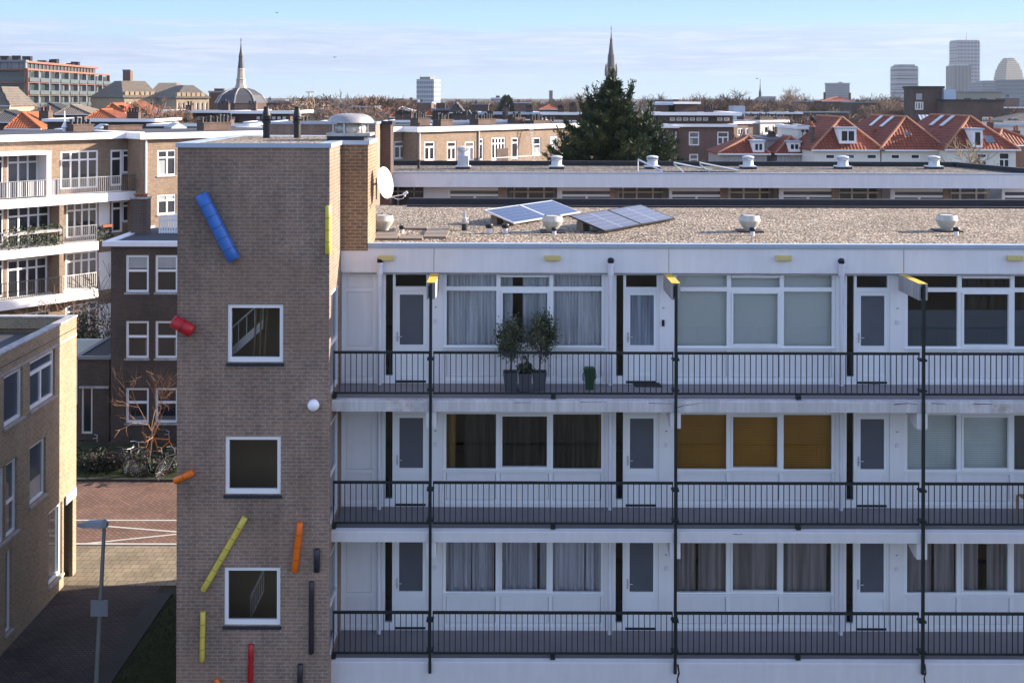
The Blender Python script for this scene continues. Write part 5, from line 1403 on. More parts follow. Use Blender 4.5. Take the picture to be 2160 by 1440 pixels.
# big conifer
def conifer():
    r=random.Random(77); Y=68.0; p=P(1292,158,Y); x=p.x; top=p.z
    root=thing('conifer',(x,Y,0),'tall dark green conifer with several ragged tops standing behind the rear roof','tree')
    tr=MB(); tr.tube((x,Y,0),(x,Y,top*.6),.32,.18,10); tr.tube((x,Y,top*.6),(x,Y,top-.3),.18,.03,8)
    cr=MB()
    def spray(q,d,size,m):
        for k in range(r.randint(10,14)):
            dd=(d+Vector((r.gauss(0,.55),r.gauss(0,.55),r.gauss(-.05,.40)))).normalized(); w=dd.orthogonal(); w.rotate(Matrix.Rotation(r.random()*6.3,3,dd)); L=size*r.uniform(.6,1.35); w*=L*.11
            b=q+Vector((r.gauss(0,.08),r.gauss(0,.08),r.gauss(0,.08)))
            cr.poly([b-w*.5,b+dd*L*.55-w,b+dd*L,b+dd*L*.55+w],m if r.random()<.7 else r.randrange(3))
    tab=[(158,2),(172,8),(184,14),(198,24),(215,42),(235,60),(255,76),(280,97),(305,112),(320,124),(350,126),(420,90)]
    def rad(z):
        py=CY+(H-z)*F/Y
        for (a,ra),(b,rb) in zip(tab,tab[1:]):
            if a<=py<=b: return (ra+(rb-ra)*(py-a)/(b-a))/F*Y
        return 2.0
    def limb(p0,p1,m,wd,tipup=.25,dens=1.0):
        L=(p1-p0).length; n=max(3,int(L/.20)); pts=[]
        for k in range(n+1):
            s_=k/n; q=p0.lerp(p1,s_); q.z+=L*(-.16*math.sin(math.pi*s_)+tipup*.5*s_**4); pts.append(q)
        for a_,b_ in zip(pts[::2],pts[2::2]): tr.tube(a_,b_,.035,.02,4,caps=False)
        for k in range(1,n+1):
            dd=(pts[k]-pts[k-1]).normalized(); s_=k/n; side=Vector((-dd.y,dd.x,0))
            w_=wd*(1.15-s_)+.04
            for j_ in range(int(3*dens)+(1 if s_<.7 else 0)):
                o_=r.gauss(0,w_*.6); q=pts[k].lerp(pts[k-1],r.random())+side*o_+Vector((0,0,r.gauss(-.03,.07)-.25*abs(o_)))
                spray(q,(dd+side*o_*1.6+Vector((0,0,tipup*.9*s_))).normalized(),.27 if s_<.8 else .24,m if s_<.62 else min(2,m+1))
    nb=560
    for i in range(nb):
        t=((i+r.random())/nb)**.86; z=top-.25-(top-4.6)*t
        R0=rad(z); a=r.random()*6.283; f_=r.choice((r.uniform(.45,.8),r.uniform(.75,1.0),r.uniform(.95,1.16)))
        d=Vector((math.cos(a),math.sin(a),0)); ln=R0*f_+.06
        b0=r.uniform(.0,.25)*ln
        p0=Vector((x,Y,z+ln*r.uniform(-.12,.28)))+d*b0; p1=Vector((x,Y,z))+d*ln
        limb(p0,p1,r.choice((0,0,1)),.05+.11*ln,r.uniform(.05,.40))
    for k in range(34): spray(Vector((x,Y,top-1.1+k*.042)),Vector((r.gauss(0,.25),r.gauss(0,.25),1)).normalized(),.2,r.randrange(3))
    # the ragged side tops and the long low limbs that stick out
    for px,py,bx_,by_ in ((1334,178,1318,240),(1330,190,1312,235),(1237,190,1262,245),(1252,186,1275,225),(1268,181,1285,206),(1372,224,1330,275),(1376,238,1330,280),(1222,212,1255,262),(1158,318,1240,322),(1172,308,1245,325),(1420,318,1350,312),(1418,300,1345,318),(1405,282,1345,300),(1196,262,1250,290),(1188,285,1240,310),(1398,258,1340,285)):
        p1=P(px,py,Y+r.uniform(-.5,.3)); p0=P(bx_,by_,Y+r.uniform(-.3,.3)); limb(p0,p1,r.choice((0,1)),.26,.15,1.6)
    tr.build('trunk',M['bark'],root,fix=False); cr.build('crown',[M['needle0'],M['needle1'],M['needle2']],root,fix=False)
conifer()
# small conifer on the skyline
def small_conifer(px,py,Y,label,seed):
    r=random.Random(seed); p=P(px,py,Y); root=thing('small_conifer',(p.x,Y,0),label,'tree'); mb=MB()
    mb.tube((p.x,Y,0),(p.x,Y,p.z*.95),.3,.05,6); mb.build('trunk',M['bark'],root); mb=MB()
    for k in range(1600):
        t=r.random()**.7; z=p.z*(1-.62*(1-t)); rad=(1-t)**.8*.016*Y*r.random()**.5+.15; a=r.random()*6.3; q=Vector((p.x+rad*math.cos(a),Y+rad*math.sin(a),z)); d=Vector((math.cos(a),math.sin(a),r.gauss(.1,.4))).normalized()*.9; e=d.orthogonal().normalized()*.3
        mb.poly([q,q+d*.5+e,q+d,q+d*.5-e],r.randrange(3))
    mb.build('crown',[M['needle0'],M['needle1'],M['needle2']],root,fix=False)
small_conifer(1068,203,330,'small dark conifer before the white modern building',4)
# ------------------------------------------------------------------ helpers for far buildings
def block(label,px0,px1,Y,ytop,dep,wall,roof='roof_dark',trim='coping_white',ang=0,name='flat_roof_house',cat='house',th=.3,over=.2,chims=(),wins=(),group=None,zadd=0):
    a=P(px0,CY,Y); z=P((px0+px1)/2,ytop,Y).z
    fac=Fac((a.x,a.y),(math.cos(R(ang)),math.sin(R(ang))))
    Lw=fac.uz(px1,CY)[0]
    b=Bld(name,label,cat,fac,Lw,z-(th if trim else 0)+.02,dep,M[wall],M[roof],M[trim] if trim else None,over=over,th=th,group=group)
    for (c0,c1,ct,pots,w) in chims:
        u0,u1=fac.uz(c0,CY,w)[0],fac.uz(c1,CY,w)[0]; zt=fac.uz((c0+c1)/2,ct,w)[1]
        b.chimney(u0,u1,w,w+max(.8,(u1-u0)*.6),b.z+.0,zt,pots,seed=int(c0))
    for wdef in wins:
        x0,x1,y0,y1=wdef[:4]; k=wdef[4] if len(wdef)>4 else {}
        q=fac.rect(x0,x1,y0,y1); sc_=max(.07,Y*.0011)
        kk=dict(cols=1,trans=0,frame=M['coping_white'],fw=sc_,rec=.1,sill=False); kk.update(k); b.win(q,**kk)
    b.finish(); return b
def hip(label,px0,px1,Y,yeave,yapex,dep,wall,roofm,xap=None,ridge_back=None,name='red_roofed_house',cat='house',dormer=None,wins=(),chims=(),skyl=(),lskyl=(),over=.25,group=None,ang=0,gable=False,ridgepx=None):
    """walls with a hipped roof: one apex at the front, ridge running back"""
    a=P(px0,CY,Y); ze=P((px0+px1)/2,yeave,Y).z
    fac=Fac((a.x,a.y),(math.cos(R(ang)),math.sin(R(ang)))); Lw=fac.uz(px1,CY)[0]
    b=Bld(name,label,cat,fac,Lw,ze+.02,dep,M[wall],None,None,group=group)
    wa=0.02 if gable else min(dep*.45,Lw*.5)
    xa=px0*.5+px1*.5 if xap is None else xap
    ua,za=fac.uz(xa,yapex,wa)
    wr=dep-(.02 if gable else min(wa,dep*.3))
    o=over; t=.14
    E=[(-o,-o,ze-.05),(Lw+o,-o,ze-.05),(Lw+o,dep+o,ze-.05),(-o,dep+o,ze-.05)]
    A=(ua,wa,za); Bk=(ua,wr,za)
    mb=MB(fac.M)
    for q in ([E[0],E[1],A],[E[1],E[2],Bk,A],[E[2],E[3],Bk],[E[3],E[0],A,Bk]): mb.poly(q)
    dn=[(p[0],p[1],p[2]-t) for p in E]
    for k in range(4): j=(k+1)%4; mb.poly([dn[k],dn[j],E[j],E[k]])
    mb.poly(dn[::-1])
    rf=mb.build('roof',M[roofm],b.root)
    mb=MB(fac.M)
    for p,q in ((E[0],A),(E[1],A),(A,Bk)): mb.tube(p,q,.11,n=6)
    mb.build('ridge_tiles',M['ridge'] if roofm.startswith('tiles_r') else M[roofm],rf)
    mb=MB(fac.M); mb.box(-o-.05,Lw+o+.05,-o-.13,-o-.002,ze-.2,ze-.07); mb.build('gutter',M['coping_white'],b.root)
    if dormer:
        x0,x1,y0,y1,cols=dormer
        sl=(wa+o)/(za-ze)
        u0,u1=fac.uz(x0,CY)[0],fac.uz(x1,CY)[0]
        z0=fac.uz((x0+x1)/2,y1,.2)[1]; z1=fac.uz((x0+x1)/2,y0,.2)[1]
        w0=max(0,-o+(z0-ze)*sl)-.1; w1=-o+(z1-ze)*sl+.1
        mb=MB(fac.M); mb.prism([(u0,w0,z0),(u0,w0,z1),(u0,w1,z1),(u0,w0+.05,z0)],(u1-u0,0,0)); d=mb.build('dormer',M['coping_white'],b.root)
        mb=MB(fac.M); mb.box(u0-.12,u1+.12,w0-.12,w1,z1+.002,z1+.14); mb.build('dormer_roof',M['zinc'],d)
        mb=MB(fac.M); m_=.16
        for k in range(cols):
            p0=u0+.15+(u1-u0-.3)*k/cols+.06; p1=u0+.15+(u1-u0-.3)*(k+1)/cols-.06; mb.box(p0,p1,w0-.03,w0-.005,z0+.25,z1-.2)
        mb.build('dormer_pane',M['pane_dark'],d)
    for (x0,x1,y0,y1) in skyl:
        sl=(wa+o)/(za-ze); zc=fac.uz((x0+x1)/2,(y0+y1)/2,wa*.5)[1]; wc=-o+(zc-ze)*sl
        u0,u1=fac.uz(x0,CY,wc)[0],fac.uz(x1,CY,wc)[0]; h_=(y1-y0)/F*Y*.5; dv=Vector((0,sl,1)).normalized(); nv=Vector((0,-1,sl)).normalized()
        c_=Vector((0,wc,zc)); 
        mb=MB(fac.M); mb.prism([Vector((u0,0,0))+c_-dv*h_+nv*.03,Vector((u1,0,0))+c_-dv*h_+nv*.03,Vector((u1,0,0))+c_+dv*h_+nv*.03,Vector((u0,0,0))+c_+dv*h_+nv*.03],nv*.08); mb.build('skylight',M['pane_blue'],b.root)
    for (sa,ta) in lskyl:      # roof lights on the left slope, under the ridge
        A_=Vector(A);Bk_=Vector(Bk); e=Vector((-o,A_.y,ze-.05)); up_=(A_-e); n_=Vector((-up_.z,0,up_.x)).normalized(); up_.normalize(); c_=e.lerp(A_,ta)+(Bk_-A_)*sa
        y_=Vector((0,.42,0)); h_=up_*.75
        mb=MB(fac.M); mb.prism([c_-y_-h_+n_*.03,c_+y_-h_+n_*.03,c_+y_+h_+n_*.03,c_-y_+h_+n_*.03],n_*.08); mb.build('skylight',M['pane_pale'],b.root)
    for (c0,c1,ct,pots,w) in chims:
        u0,u1=fac.uz(c0,CY,w)[0],fac.uz(c1,CY,w)[0]; zt=fac.uz((c0+c1)/2,ct,w)[1]; b.chimney(u0,u1,w,w+max(.6,(u1-u0)*.6),ze-.5,zt,pots,seed=int(c0),potm='terracotta')
    for wdef in wins:
        x0,x1,y0,y1=wdef[:4]; k=wdef[4] if len(wdef)>4 else {}
        kk=dict(cols=1,trans=0,frame=M['white_frame'],fw=.09,rec=.08,sill=False); kk.update(k); b.win(fac.rect(x0,x1,y0,y1),**kk)
    b.finish(); return b
# ------------------------------------------------------------------ right-hand houses
W=dict
wn=[(1741,1762,325,336),(1782,1804,325,336,W(pane='pane_mid')),(1828,1850,325,336),(1741,1762,340,362,W(cols=2)),(1782,1804,340,362,W(cols=2)),(1828,1850,340,362,W(cols=2))]
def side_roof(b,label_mat,u0,u1,w0,w1,z0,z1): pass
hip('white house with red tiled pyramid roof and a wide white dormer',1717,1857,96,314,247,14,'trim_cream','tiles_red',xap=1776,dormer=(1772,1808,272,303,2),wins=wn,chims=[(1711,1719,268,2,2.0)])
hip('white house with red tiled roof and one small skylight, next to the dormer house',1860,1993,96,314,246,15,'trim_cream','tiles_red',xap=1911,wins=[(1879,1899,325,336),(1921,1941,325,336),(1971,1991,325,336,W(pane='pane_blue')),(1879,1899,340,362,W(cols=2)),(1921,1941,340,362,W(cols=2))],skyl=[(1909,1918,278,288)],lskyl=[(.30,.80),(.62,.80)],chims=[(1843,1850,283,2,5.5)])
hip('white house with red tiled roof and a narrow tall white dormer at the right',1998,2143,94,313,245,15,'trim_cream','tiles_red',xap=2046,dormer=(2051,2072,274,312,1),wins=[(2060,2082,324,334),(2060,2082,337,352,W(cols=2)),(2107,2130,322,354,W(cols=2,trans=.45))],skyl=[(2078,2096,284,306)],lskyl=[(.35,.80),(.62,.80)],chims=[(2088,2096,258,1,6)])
hip('red tiled house at the right edge, half behind the narrow dormer house',2104,2200,104,304,272,9,'red_brick','tiles_red',xap=2114,chims=[(2140,2152,276,2,2)])
hip('small red hipped house with two light dormer windows behind the rear roof',1520,1618,100,322,287,6,'concrete','tiles_red',xap=1580,name='red_roofed_house',dormer=(1588,1612,299,322,2))
hip('small red hipped house with a pale dormer beside its twin',1640,1712,100,322,288,6,'concrete','tiles_red',xap=1668,name='red_roofed_house',dormer=(1663,1688,300,320,2))
block('white walled flat roofed extension between the small red houses and the dormer house',1684,1722,103,266,8,'trim_cream',trim='coping_white',chims=[(1712,1720,254,2,1.5)],wins=[(1690,1697,274,292),(1699,1706,274,292)])
block('pale rendered link house between the two small red houses',1612,1650,104,290,8,'concrete',trim='lead',chims=[(1622,1636,284,3,1.5)])
# brown brick block D with white roof edges
q=block('big brown brick block with white roof edges right of the conifer',1410,1546,140,262,16,'red_brick',trim='coping_white',th=.35,over=.5,name='brick_block',cat='building',
 wins=[(1423,1428,278,304,W(trans=.4)),(1453,1475,278,307,W(trans=.42,pane='pane_mid',panes=('pane_pale',[(0,.5,0,.55)]))),(1513,1537,278,306,W(trans=.42,cols=2)),(1454,1473,325,352,W(trans=.42,pane='pane_mid')),(1513,1537,325,352)])
block('set back top storey with a strip of white windows on the brown brick block',1395,1546,143,237,12,'brown_brick',trim='coping_white',over=1.0,th=.4,name='roof_storey',cat='building',
 wins=[(1413+14*k,1424+14*k,248,255,W(frame=M['trim_cream'],pane='pane_mid')) for k in range(6)]+[(1513,1524,248,255,W(frame=M['trim_cream'])),(1527,1539,248,255,W(frame=M['trim_cream']))],chims=[(1487,1505,229,4,4)])
block('small dark brick roof room with pale edge left on the brown brick block',1384,1411,146,217,5,'brown_brick',trim='zinc',over=.5,th=.3,name='roof_room',cat='building')
block('small brick roof room with a sunlit end on the brown brick block',1424,1470,148,215,5,'brown_brick',trim='coping_white',over=.4,th=.3,name='roof_room',cat='building',ang=18,chims=[(1426,1432,210,0,1)])
block('grey metal plant box on a roof right of the brown brick block',1548,1572,170,224,4,'zinc',roof='lead',trim=None,name='plant_room',cat='plant room')
block('lower brick wing at the foot of the conifer',1385,1424,138,265,10,'brown_brick',trim='coping_white',over=.5,th=.3)
# cream row behind
block('sunlit cream and brick row house with chimney rows, right of the brown brick block',1548,1604,150,257,9,'row_brick',trim='coping_white',ang=30,wins=[(1556,1568,270,286,W(cols=2)),(1573,1580,270,286)],chims=[(1570,1599,246,7,3)])
block('sunlit white fronted row house with many windows, behind the small red houses',1604,1662,152,254,9,'trim_cream',trim='coping_white',ang=30,wins=[(1612,1622,266,282),(1628,1640,264,282,W(cols=2)),(1646,1656,264,282)],chims=[(1603,1631,246,6,3),(1640,1660,247,5,3)])
block('dark flat roofed brick row with chimney pots under the woodland',1560,1690,190,237,10,'brown_brick',trim='coping_white',over=.3,chims=[(1612,1622,228,3,3),(1666,1676,228,3,3)],wins=[(1576+14*k,1584+14*k,243,249,W(frame=M['trim_cream'])) for k in range(6)])
block('long low dark roof left of the red pyramid roofs',1640,1790,200,236,10,'brown_brick',trim='lead',th=.25)
# brown brick hall at the right
block('tall brown brick hall with one big pale window at the right',1926,1990,215,182,5,'brown_brick',trim='bitumen',th=.5,over=.2,name='brick_hall',cat='building',wins=[(1930,1948,195,213,W(frame=M['brown_brick'],pane='pane_pale')),(1930,1948,215,232,W(frame=M['trim_cream'],pane='pane_mid',cols=3))])
block('long brown brick hall wing with a tall four part window',1990,2117,212,210,20,'brown_brick',trim='bitumen',th=.4,over=.2,name='brick_hall',cat='building',wins=[(2072,2094,247,270,W(frame=M['trim_cream'],pane='pane_blue',mull=(.25,.5,.75)))])
block('blue grey roof box on the brown brick hall',1991,2016,214,189,8,'zinc',roof='lead',trim=None,name='roof_room',cat='building',)
block('pale roof garden room with glass on the long brown hall wing',2018,2112,222,193,8,'f_beige',roof='lead',trim='lead',th=.3,name='roof_room',cat='building')
# glasshouse roof
a=P(1936,244,150); 
root=thing('glass_roof',(a.x,150,0),'striped glass roof between two red tiled roofs','glass roof')
mb=MB(); zb=P(1960,264,150).z; zt_=P(1960,243,150).z; x0=P(1936,0,150).x; x1=P(1986,0,150).x
for k in range(12):
    xa=x0+(x1-x0)*k/12; xb=x0+(x1-x0)*(k+1)/12; mb.poly([(xa,148,zb),(xb,148,zb),(xb+1.2,153,zt_),(xa+1.2,153,zt_)],k%2)
mb.build('glazing',[M['pane_pale'],M['pane_blue']],root,fix=False)
mb=MB(); mb.box(x0,x1,148.02,153,0,zb-.02); mb.build('wall',M['brown_brick'],root)
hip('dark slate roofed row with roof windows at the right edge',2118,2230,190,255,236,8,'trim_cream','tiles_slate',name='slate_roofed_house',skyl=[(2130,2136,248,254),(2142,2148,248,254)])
block('low white edged flat roof at the right edge below the slate roofs',2095,2240,150,262,12,'trim_cream',trim='zinc',th=.3)
block('flat roofed brick house in the distance at the right edge',2120,2240,260,226,12,'brown_brick',trim='coping_white',th=.3)
# ------------------------------------------------------------------ left background
def roofline(label,px0,px1,Y,ytop,dep,wall='brown_brick',trim='coping_white',chims=(),wins=(),ang=0,**k): return block(label,px0,px1,Y,ytop,dep,wall,trim=trim,chims=chims,wins=wins,ang=ang,**k)
roofline('flat roofed brick block with white edge and a strip of small windows',505,612,118,234,9,over=.8,wins=[(541+11*k,548+11*k,246,252,W(frame=M['coping_white'],pane='pane_mid')) for k in range(6)],chims=[(522,540,219,3,5)])
roofline('lower white edged brick block behind the black flues',520,660,112,257,8,over=.3,chims=[(612,650,256,0,2)])
roofline('long dark brick row with white roof line left of the small windowed block',345,512,124,233,10,over=.9,th=.28,chims=[(465,482,219,3,5),(392,404,222,2,4)],wins=[(372+22*k,386+22*k,246,253,W(frame=M['trim_cream'],pane='pane_mid')) for k in range(6)])
roofline('low dark roofed block with white strip behind the balcony apartments',100,322,108,251,8,over=.4,th=.28,chims=[(268,292,236,4,4),(82,102,234,3,3)])
roofline('dark brick row with pale ledge behind the chimneys at the left',320,520,106,262,8,over=.4,th=.22,chims=[(430,486,252,7,2)])
hip('orange tiled hip roof at the far left',16,84,126,270,237,9,'brown_brick','tiles_orange',xap=46,name='orange_roofed_house',chims=[(84,106,234,3,3)])
hip('bright orange tiled roof left of the school buildings',218,262,150,236,218,8,'brown_brick','tiles_orange',xap=236,name='orange_roofed_house',chims=[(252,259,222,0,2)])
hip('long orange tiled roof below the first school building',255,310,150,238,216,8,'brown_brick','tiles_orange',xap=285,name='orange_roofed_house')
hip('low orange roof with two gables before the modern orange framed flats',180,250,132,252,231,8,'brown_brick','tiles_orange',xap=212,name='orange_roofed_house')
hip('dark slate roof with skylights before the modern flats',62,142,170,238,217,9,'brown_brick','tiles_slate',name='slate_roofed_house',xap=104,skyl=[(92,98,224,231)])
hip('pale gabled house with brown roof at the far left edge',-20,20,170,222,184,9,'yellow_brick','tiles_brown',xap=2,name='gabled_house')
hip('dark tiled roof left behind the long orange roof',120,190,160,240,222,9,'brown_brick','tiles_brown',xap=150,name='slate_roofed_house')
hip('dark brown roofs at the far left edge below the gabled house',-30,70,135,256,233,9,'brown_brick','tiles_slate',xap=10,name='slate_roofed_house')
# school buildings with mansard roofs
def mansard(label,px0,px1,Y,yeave,yridge,dep,ridge,ang=0,side=None,name='school_building'):
    a=P(px0,CY,Y); ze=P((px0+px1)/2,yeave,Y).z; fac=Fac((a.x,a.y),(math.cos(R(ang)),math.sin(R(ang)))); Lw=fac.uz(px1,CY)[0]
    b=Bld(name,label,'school',fac,Lw,ze,dep,M['yellow_brick'],None,None)
    u0,u1=fac.uz(ridge[0],CY,dep*.4)[0],fac.uz(ridge[1],CY,dep*.4)[0]; zr_=fac.uz((ridge[0]+ridge[1])/2,yridge,dep*.4)[1]
    E=[(-.4,-.4,ze-.02),(Lw+.4,-.4,ze-.02),(Lw+.4,dep+.4,ze-.02),(-.4,dep+.4,ze-.02)]; T_=[(u0,dep*.4,zr_),(u1,dep*.4,zr_),(u1,dep*.6,zr_),(u0,dep*.6,zr_)]
    mb=MB(fac.M)
    for k in range(4): j=(k+1)%4; mb.poly([E[k],E[j],T_[j],T_[k]])
    mb.poly(T_); mb.poly(E[::-1]); rf=mb.build('roof',M['tiles_brown'],b.root)
    n=7
    for row,(f0,f1) in enumerate(((.80,.93),(.58,.70))):
        for k in range(n):
            q0,q1=Lw*(k+.22)/n,Lw*(k+.78)/n; b.win((q0,q1,ze*f0,ze*f1),fw=.16,rec=.15,sill=False,frame=M['trim_cream'],pane='pane_dark')
    n2=6
    for k in range(n2):
        t_=.16; q=E[0][0]+(E[1][0]-E[0][0])*(k+.5)/n2*.8+Lw*.1; wz=ze+(zr_-ze)*t_
        mb=MB(fac.M); wq=-.4+(dep*.4+.4)*t_; mb.box(q-.42,q+.42,wq-.2,wq+1.2,wz-.2,wz+.75); mb.build('dormer',M['yellow_brick'],rf)
    b.finish(); return b
mansard('tan brick school with steep brown mansard roof beside the modern flats',262,335,250,206,171,24,(256,306),ang=38)
mansard('second tan brick school with brown mansard roof, left of the domed church',372,441,245,207,180,22,(388,408),ang=36)
mansard('dark fronted school wing between the two tan school roofs',310,372,268,205,175,22,(335,372),ang=8)
a=P(267,147,262); root=thing('square_chimney_tower',(a.x,262,0),'square red brick chimney tower behind the first school roof','chimney')
mb=MB(); w_=8/F*262; mb.box(a.x-w_,a.x+w_,262,262+2*w_,0,a.z-.3); mb.build('stack',M['red_brick'],root); mb=MB(); mb.box(a.x-w_*1.08,a.x+w_*1.08,262-.1,262+2*w_+.1,a.z-.3,a.z); mb.build('cap',M['lead'],root)
# modern flats
def modern():
    Y0,Y1=255,322; a=P(58,CY,Y0); b_=P(231,CY,Y1)
    fr=Fac((a.x,a.y),(b_.x-a.x,b_.y-a.y)); Lr=fr.uz(231,CY)[0]
    ztop=fr.uz(60,147)[1]
    root=thing('modern_apartment_block',(a.x,a.y,0),'large modern apartment block with orange frames and glass balconies on the left skyline','apartment building')
    mb=MB(fr.M); mb.box(.9,Lr-.3,.9,30,0,ztop-.5); mb.build('glazing',M['glaz_green'],root)
    nfl=6; hgt=ztop/7.0
    for k in range(8):
        z=hgt*k
        mb=MB(fr.M); mb.box(0,Lr,0,.89,z-.12,z+.13 if k<7 else z+.3); mb.box(0,.29,.891,30,z-.25,z+.15); 
        mb.build('floor_band',M['orange_frame'],root)
        if k and k<7:
            mb=MB(fr.M)
            for j in range(9):
                mb=MB(fr.M); mb.box(Lr*(j+.04)/9,Lr*(j+.95)/9,-.4,-.3,z+.15,z+1.15); mb.build('balcony_glass',M['balcony_glass'],root)
    for j in range(10):
        u=Lr*j/9; mb=MB(fr.M); mb.box(max(0,u-.22),min(Lr,u+.22),-.10,.85,0,ztop); mb.build('pier',M['orange_frame'] if j in (0,9) else M['lead'],root)
    for k in range(7):
        mb=MB(fr.M); rr_=random.Random(k)
        for j in range(27):
            if rr_.random()<.36: mb=MB(fr.M); mb.box(Lr*(j+.1)/27,Lr*(j+.55)/27,.80,.88,hgt*k+.3,hgt*k+hgt-.5); mb.build('window',M['pane_pale'] if j%3==0 else M['pane_mid'],root)
    # set back top floors
    mb=MB(fr.M); z1=fr.uz(60,129,3)[1]; L1=fr.uz(201,CY,3)[0]; mb.box(2,L1,3,26,ztop-.4,z1-.5); mb.build('top_floor',M['glaz_green'],root)
    mb=MB(fr.M); mb.box(1.4,L1+.6,2.2,27,z1-.5,z1); mb.build('roof_edge',M['orange_frame'],root)
    mb=MB(fr.M)
    for k in range(22): mb.box(2+(L1-2)*k/22,2.3+(L1-2)*k/22,2.8,2.99,ztop-.3,z1-.5)
    mb.build('mullion',M['orange_frame'],root)
    rr_=random.Random(5)
    for k in range(10):
        u=rr_.uniform(3,L1-3); mb=MB(fr.M); h_=rr_.uniform(.6,1.6); mb.box(u,u+rr_.uniform(.5,2),6,8,z1,z1+h_); mb.build('roof_plant',M['black'],root)
    # left wing facing us
    fw=Fac((P(-40,CY,Y0).x,a.y+.2),(1,0)); Lw=fw.uz(57,CY)[0]
    mb=MB(fw.M); mb.box(0,Lw-.3,1,2.0,0,ztop-.5); mb.build('glazing',M['glaz_green'],root)
    for k in range(8):
        mb=MB(fw.M); mb.box(0,Lw-.02,0,.99,hgt*k-.25,hgt*k+.15); mb.build('floor_band',M['orange_frame'],root)
        if k and k<7: mb=MB(fw.M); mb.box(.5,Lw-.4,-.5,-.4,hgt*k+.15,hgt*k+1.25); mb.build('balcony_glass',M['balcony_glass'],root)
        mb=MB(fw.M)
        for j in range(12):
            if (j+k)%3: mb=MB(fw.M); mb.box(Lw*(j+.2)/12,Lw*(j+.5)/12,.90,.98,hgt*k+.3,hgt*k+hgt-.4); mb.build('window_strip',M['pane_mid'],root)
    mb=MB(fw.M); mb.box(0,Lw-.5,.5,2,z1-.5,z1+.01); mb.box(0,Lw-.8,1,1.9,ztop-.4,z1-.5); mb.build('roof_edge',M['lead'],root)
modern()
# domed church with spire
def dome_church():
    Y=230; c=P(508,CY,Y); k=Y/F
    z=lambda py: H-(py-CY)*k
    root=thing('domed_church',(c.x,Y,0),'church with dark octagonal dome roof and tall slender pale spire','church')
    mb=MB(); mb.lathe([(54*k,0),(54*k,z(219))],(c.x,Y,0),8); mb.build('drum',M['brown_brick'],root)
    mb=MB(); mb.lathe([(55*k,z(219)),(53*k,z(216)),(44*k,z(202)),(30*k,z(193)),(14*k,z(188))],(c.x,Y,0),8); mb.build('dome',M['slate_dark'],root)
    mb=MB()
    for j in range(8):
        t=2*math.pi*j/8; d=Vector((math.cos(t),math.sin(t),0)); pr=[(55,219),(44,202),(30,193),(14,188)]
        for (r0,y0),(r1,y1) in zip(pr,pr[1:]): mb.tube(Vector((c.x,Y,z(y0)))+d*r0*k,Vector((c.x,Y,z(y1)))+d*r1*k,.16,n=4)
    mb.build('dome_rib',M['lead_lit'],root)
    mb=MB(); mb.lathe([(13*k,z(188)),(12*k,z(184)),(10*k,z(178)),(9.5*k,z(170)),(10.5*k,z(169)),(8.5*k,z(167)),(7*k,z(150)),(8.5*k,z(149)),(6.5*k,z(146))],(c.x,Y,0),8); mb.build('lantern',M['stone_pale'],root)
    mb=MB(); mb.lathe([(6.8*k,z(146)),(4.5*k,z(124)),(4.9*k,z(121)),(2.2*k,z(108)),(.5*k,z(92))],(c.x,Y,0),8); mb.build('spire',M['slate_dark'],root)
    mb=MB(); mb.tube((c.x,Y,z(93)),(c.x,Y,z(82)),.08,n=5); mb.tube((c.x-.25,Y,z(87)),(c.x+.25,Y,z(87)),.06,n=5); mb.build('cross',M['lead'],root)
dome_church()
block('dark flat roofed building left of the domed church',441,480,262,192,12,'brown_brick',trim='lead',th=.4,name='dark_building',cat='building',chims=[(452,472,187,0,3)])
block('lower dark building behind the domed church on its right',560,620,300,214,12,'brown_brick',trim='lead',th=.4)
def spire_church():
    Y=520; c=P(1289,CY,Y); k=Y/F; z=lambda py: H-(py-CY)*k
    root=thing('church_tower',(c.x,Y,0),'tall dark gothic church spire rising behind the conifer','church')
    w=10.5*k
    mb=MB(); mb.box(c.x-w,c.x+w,Y-w,Y+w,0,z(150)); mb.build('tower',M['stone_dark'],root)
    for sx in (-1,1):
        for sy in (-1,1):
            mb=MB(); mb.lathe([(2.2*k,z(160)),(2.2*k,z(146)),(.1,z(134))],(c.x+sx*w,Y+sy*w,0),8); mb.build('pinnacle',M['stone_dark'],root)
    mb=MB(); mb.lathe([(10.2*k,z(150)),(8.0*k,z(134)),(7.0*k,z(116)),(5.6*k,z(112)),(2.6*k,z(86)),(3.1*k,z(84)),(1.6*k,z(80)),(.5*k,z(66))],(c.x,Y,0),8); mb.build('spire',M['slate_dark'],root)
    mb=MB(); mb.tube((c.x,Y,z(67)),(c.x,Y,z(54)),.15,n=5); mb.tube((c.x-.5,Y,z(60)),(c.x+.5,Y,z(60)),.12,n=5); mb.build('cross',M['lead'],root)
spire_church()
def fleche():
    Y=420; k=Y/F; z=lambda py: H-(py-CY)*k; c=P(1611,CY,Y)
    root=thing('small_church',(c.x,Y,0),'small slate roofed church with a thin needle spire among bare trees','church')
    x0,x1=P(1600,0,Y).x,P(1636,0,Y).x
    mb=MB(); mb.box(x0,x1,Y,Y+12,0,z(212)); mb.build('wall',M['brown_brick'],root)
    mb=MB(); mb.prism([(x0-.3,Y-.3,z(213)),(x0+5.0/3,Y+6,z(202)),(x0-.3,Y+12.3,z(213))],(x1-x0,0,0)); mb.build('roof',M['slate_dark'],root)
    mb=MB(); mb.lathe([(3*k,z(205)),(2.8*k,z(196)),(3.2*k,z(195)),(1.4*k,z(188)),(.3*k,z(172))],(c.x,Y+6,0),8); mb.tube((c.x,Y+6,z(173)),(c.x,Y+6,z(165)),.1,n=4); mb.build('spire',M['slate_dark'],root)
fleche()
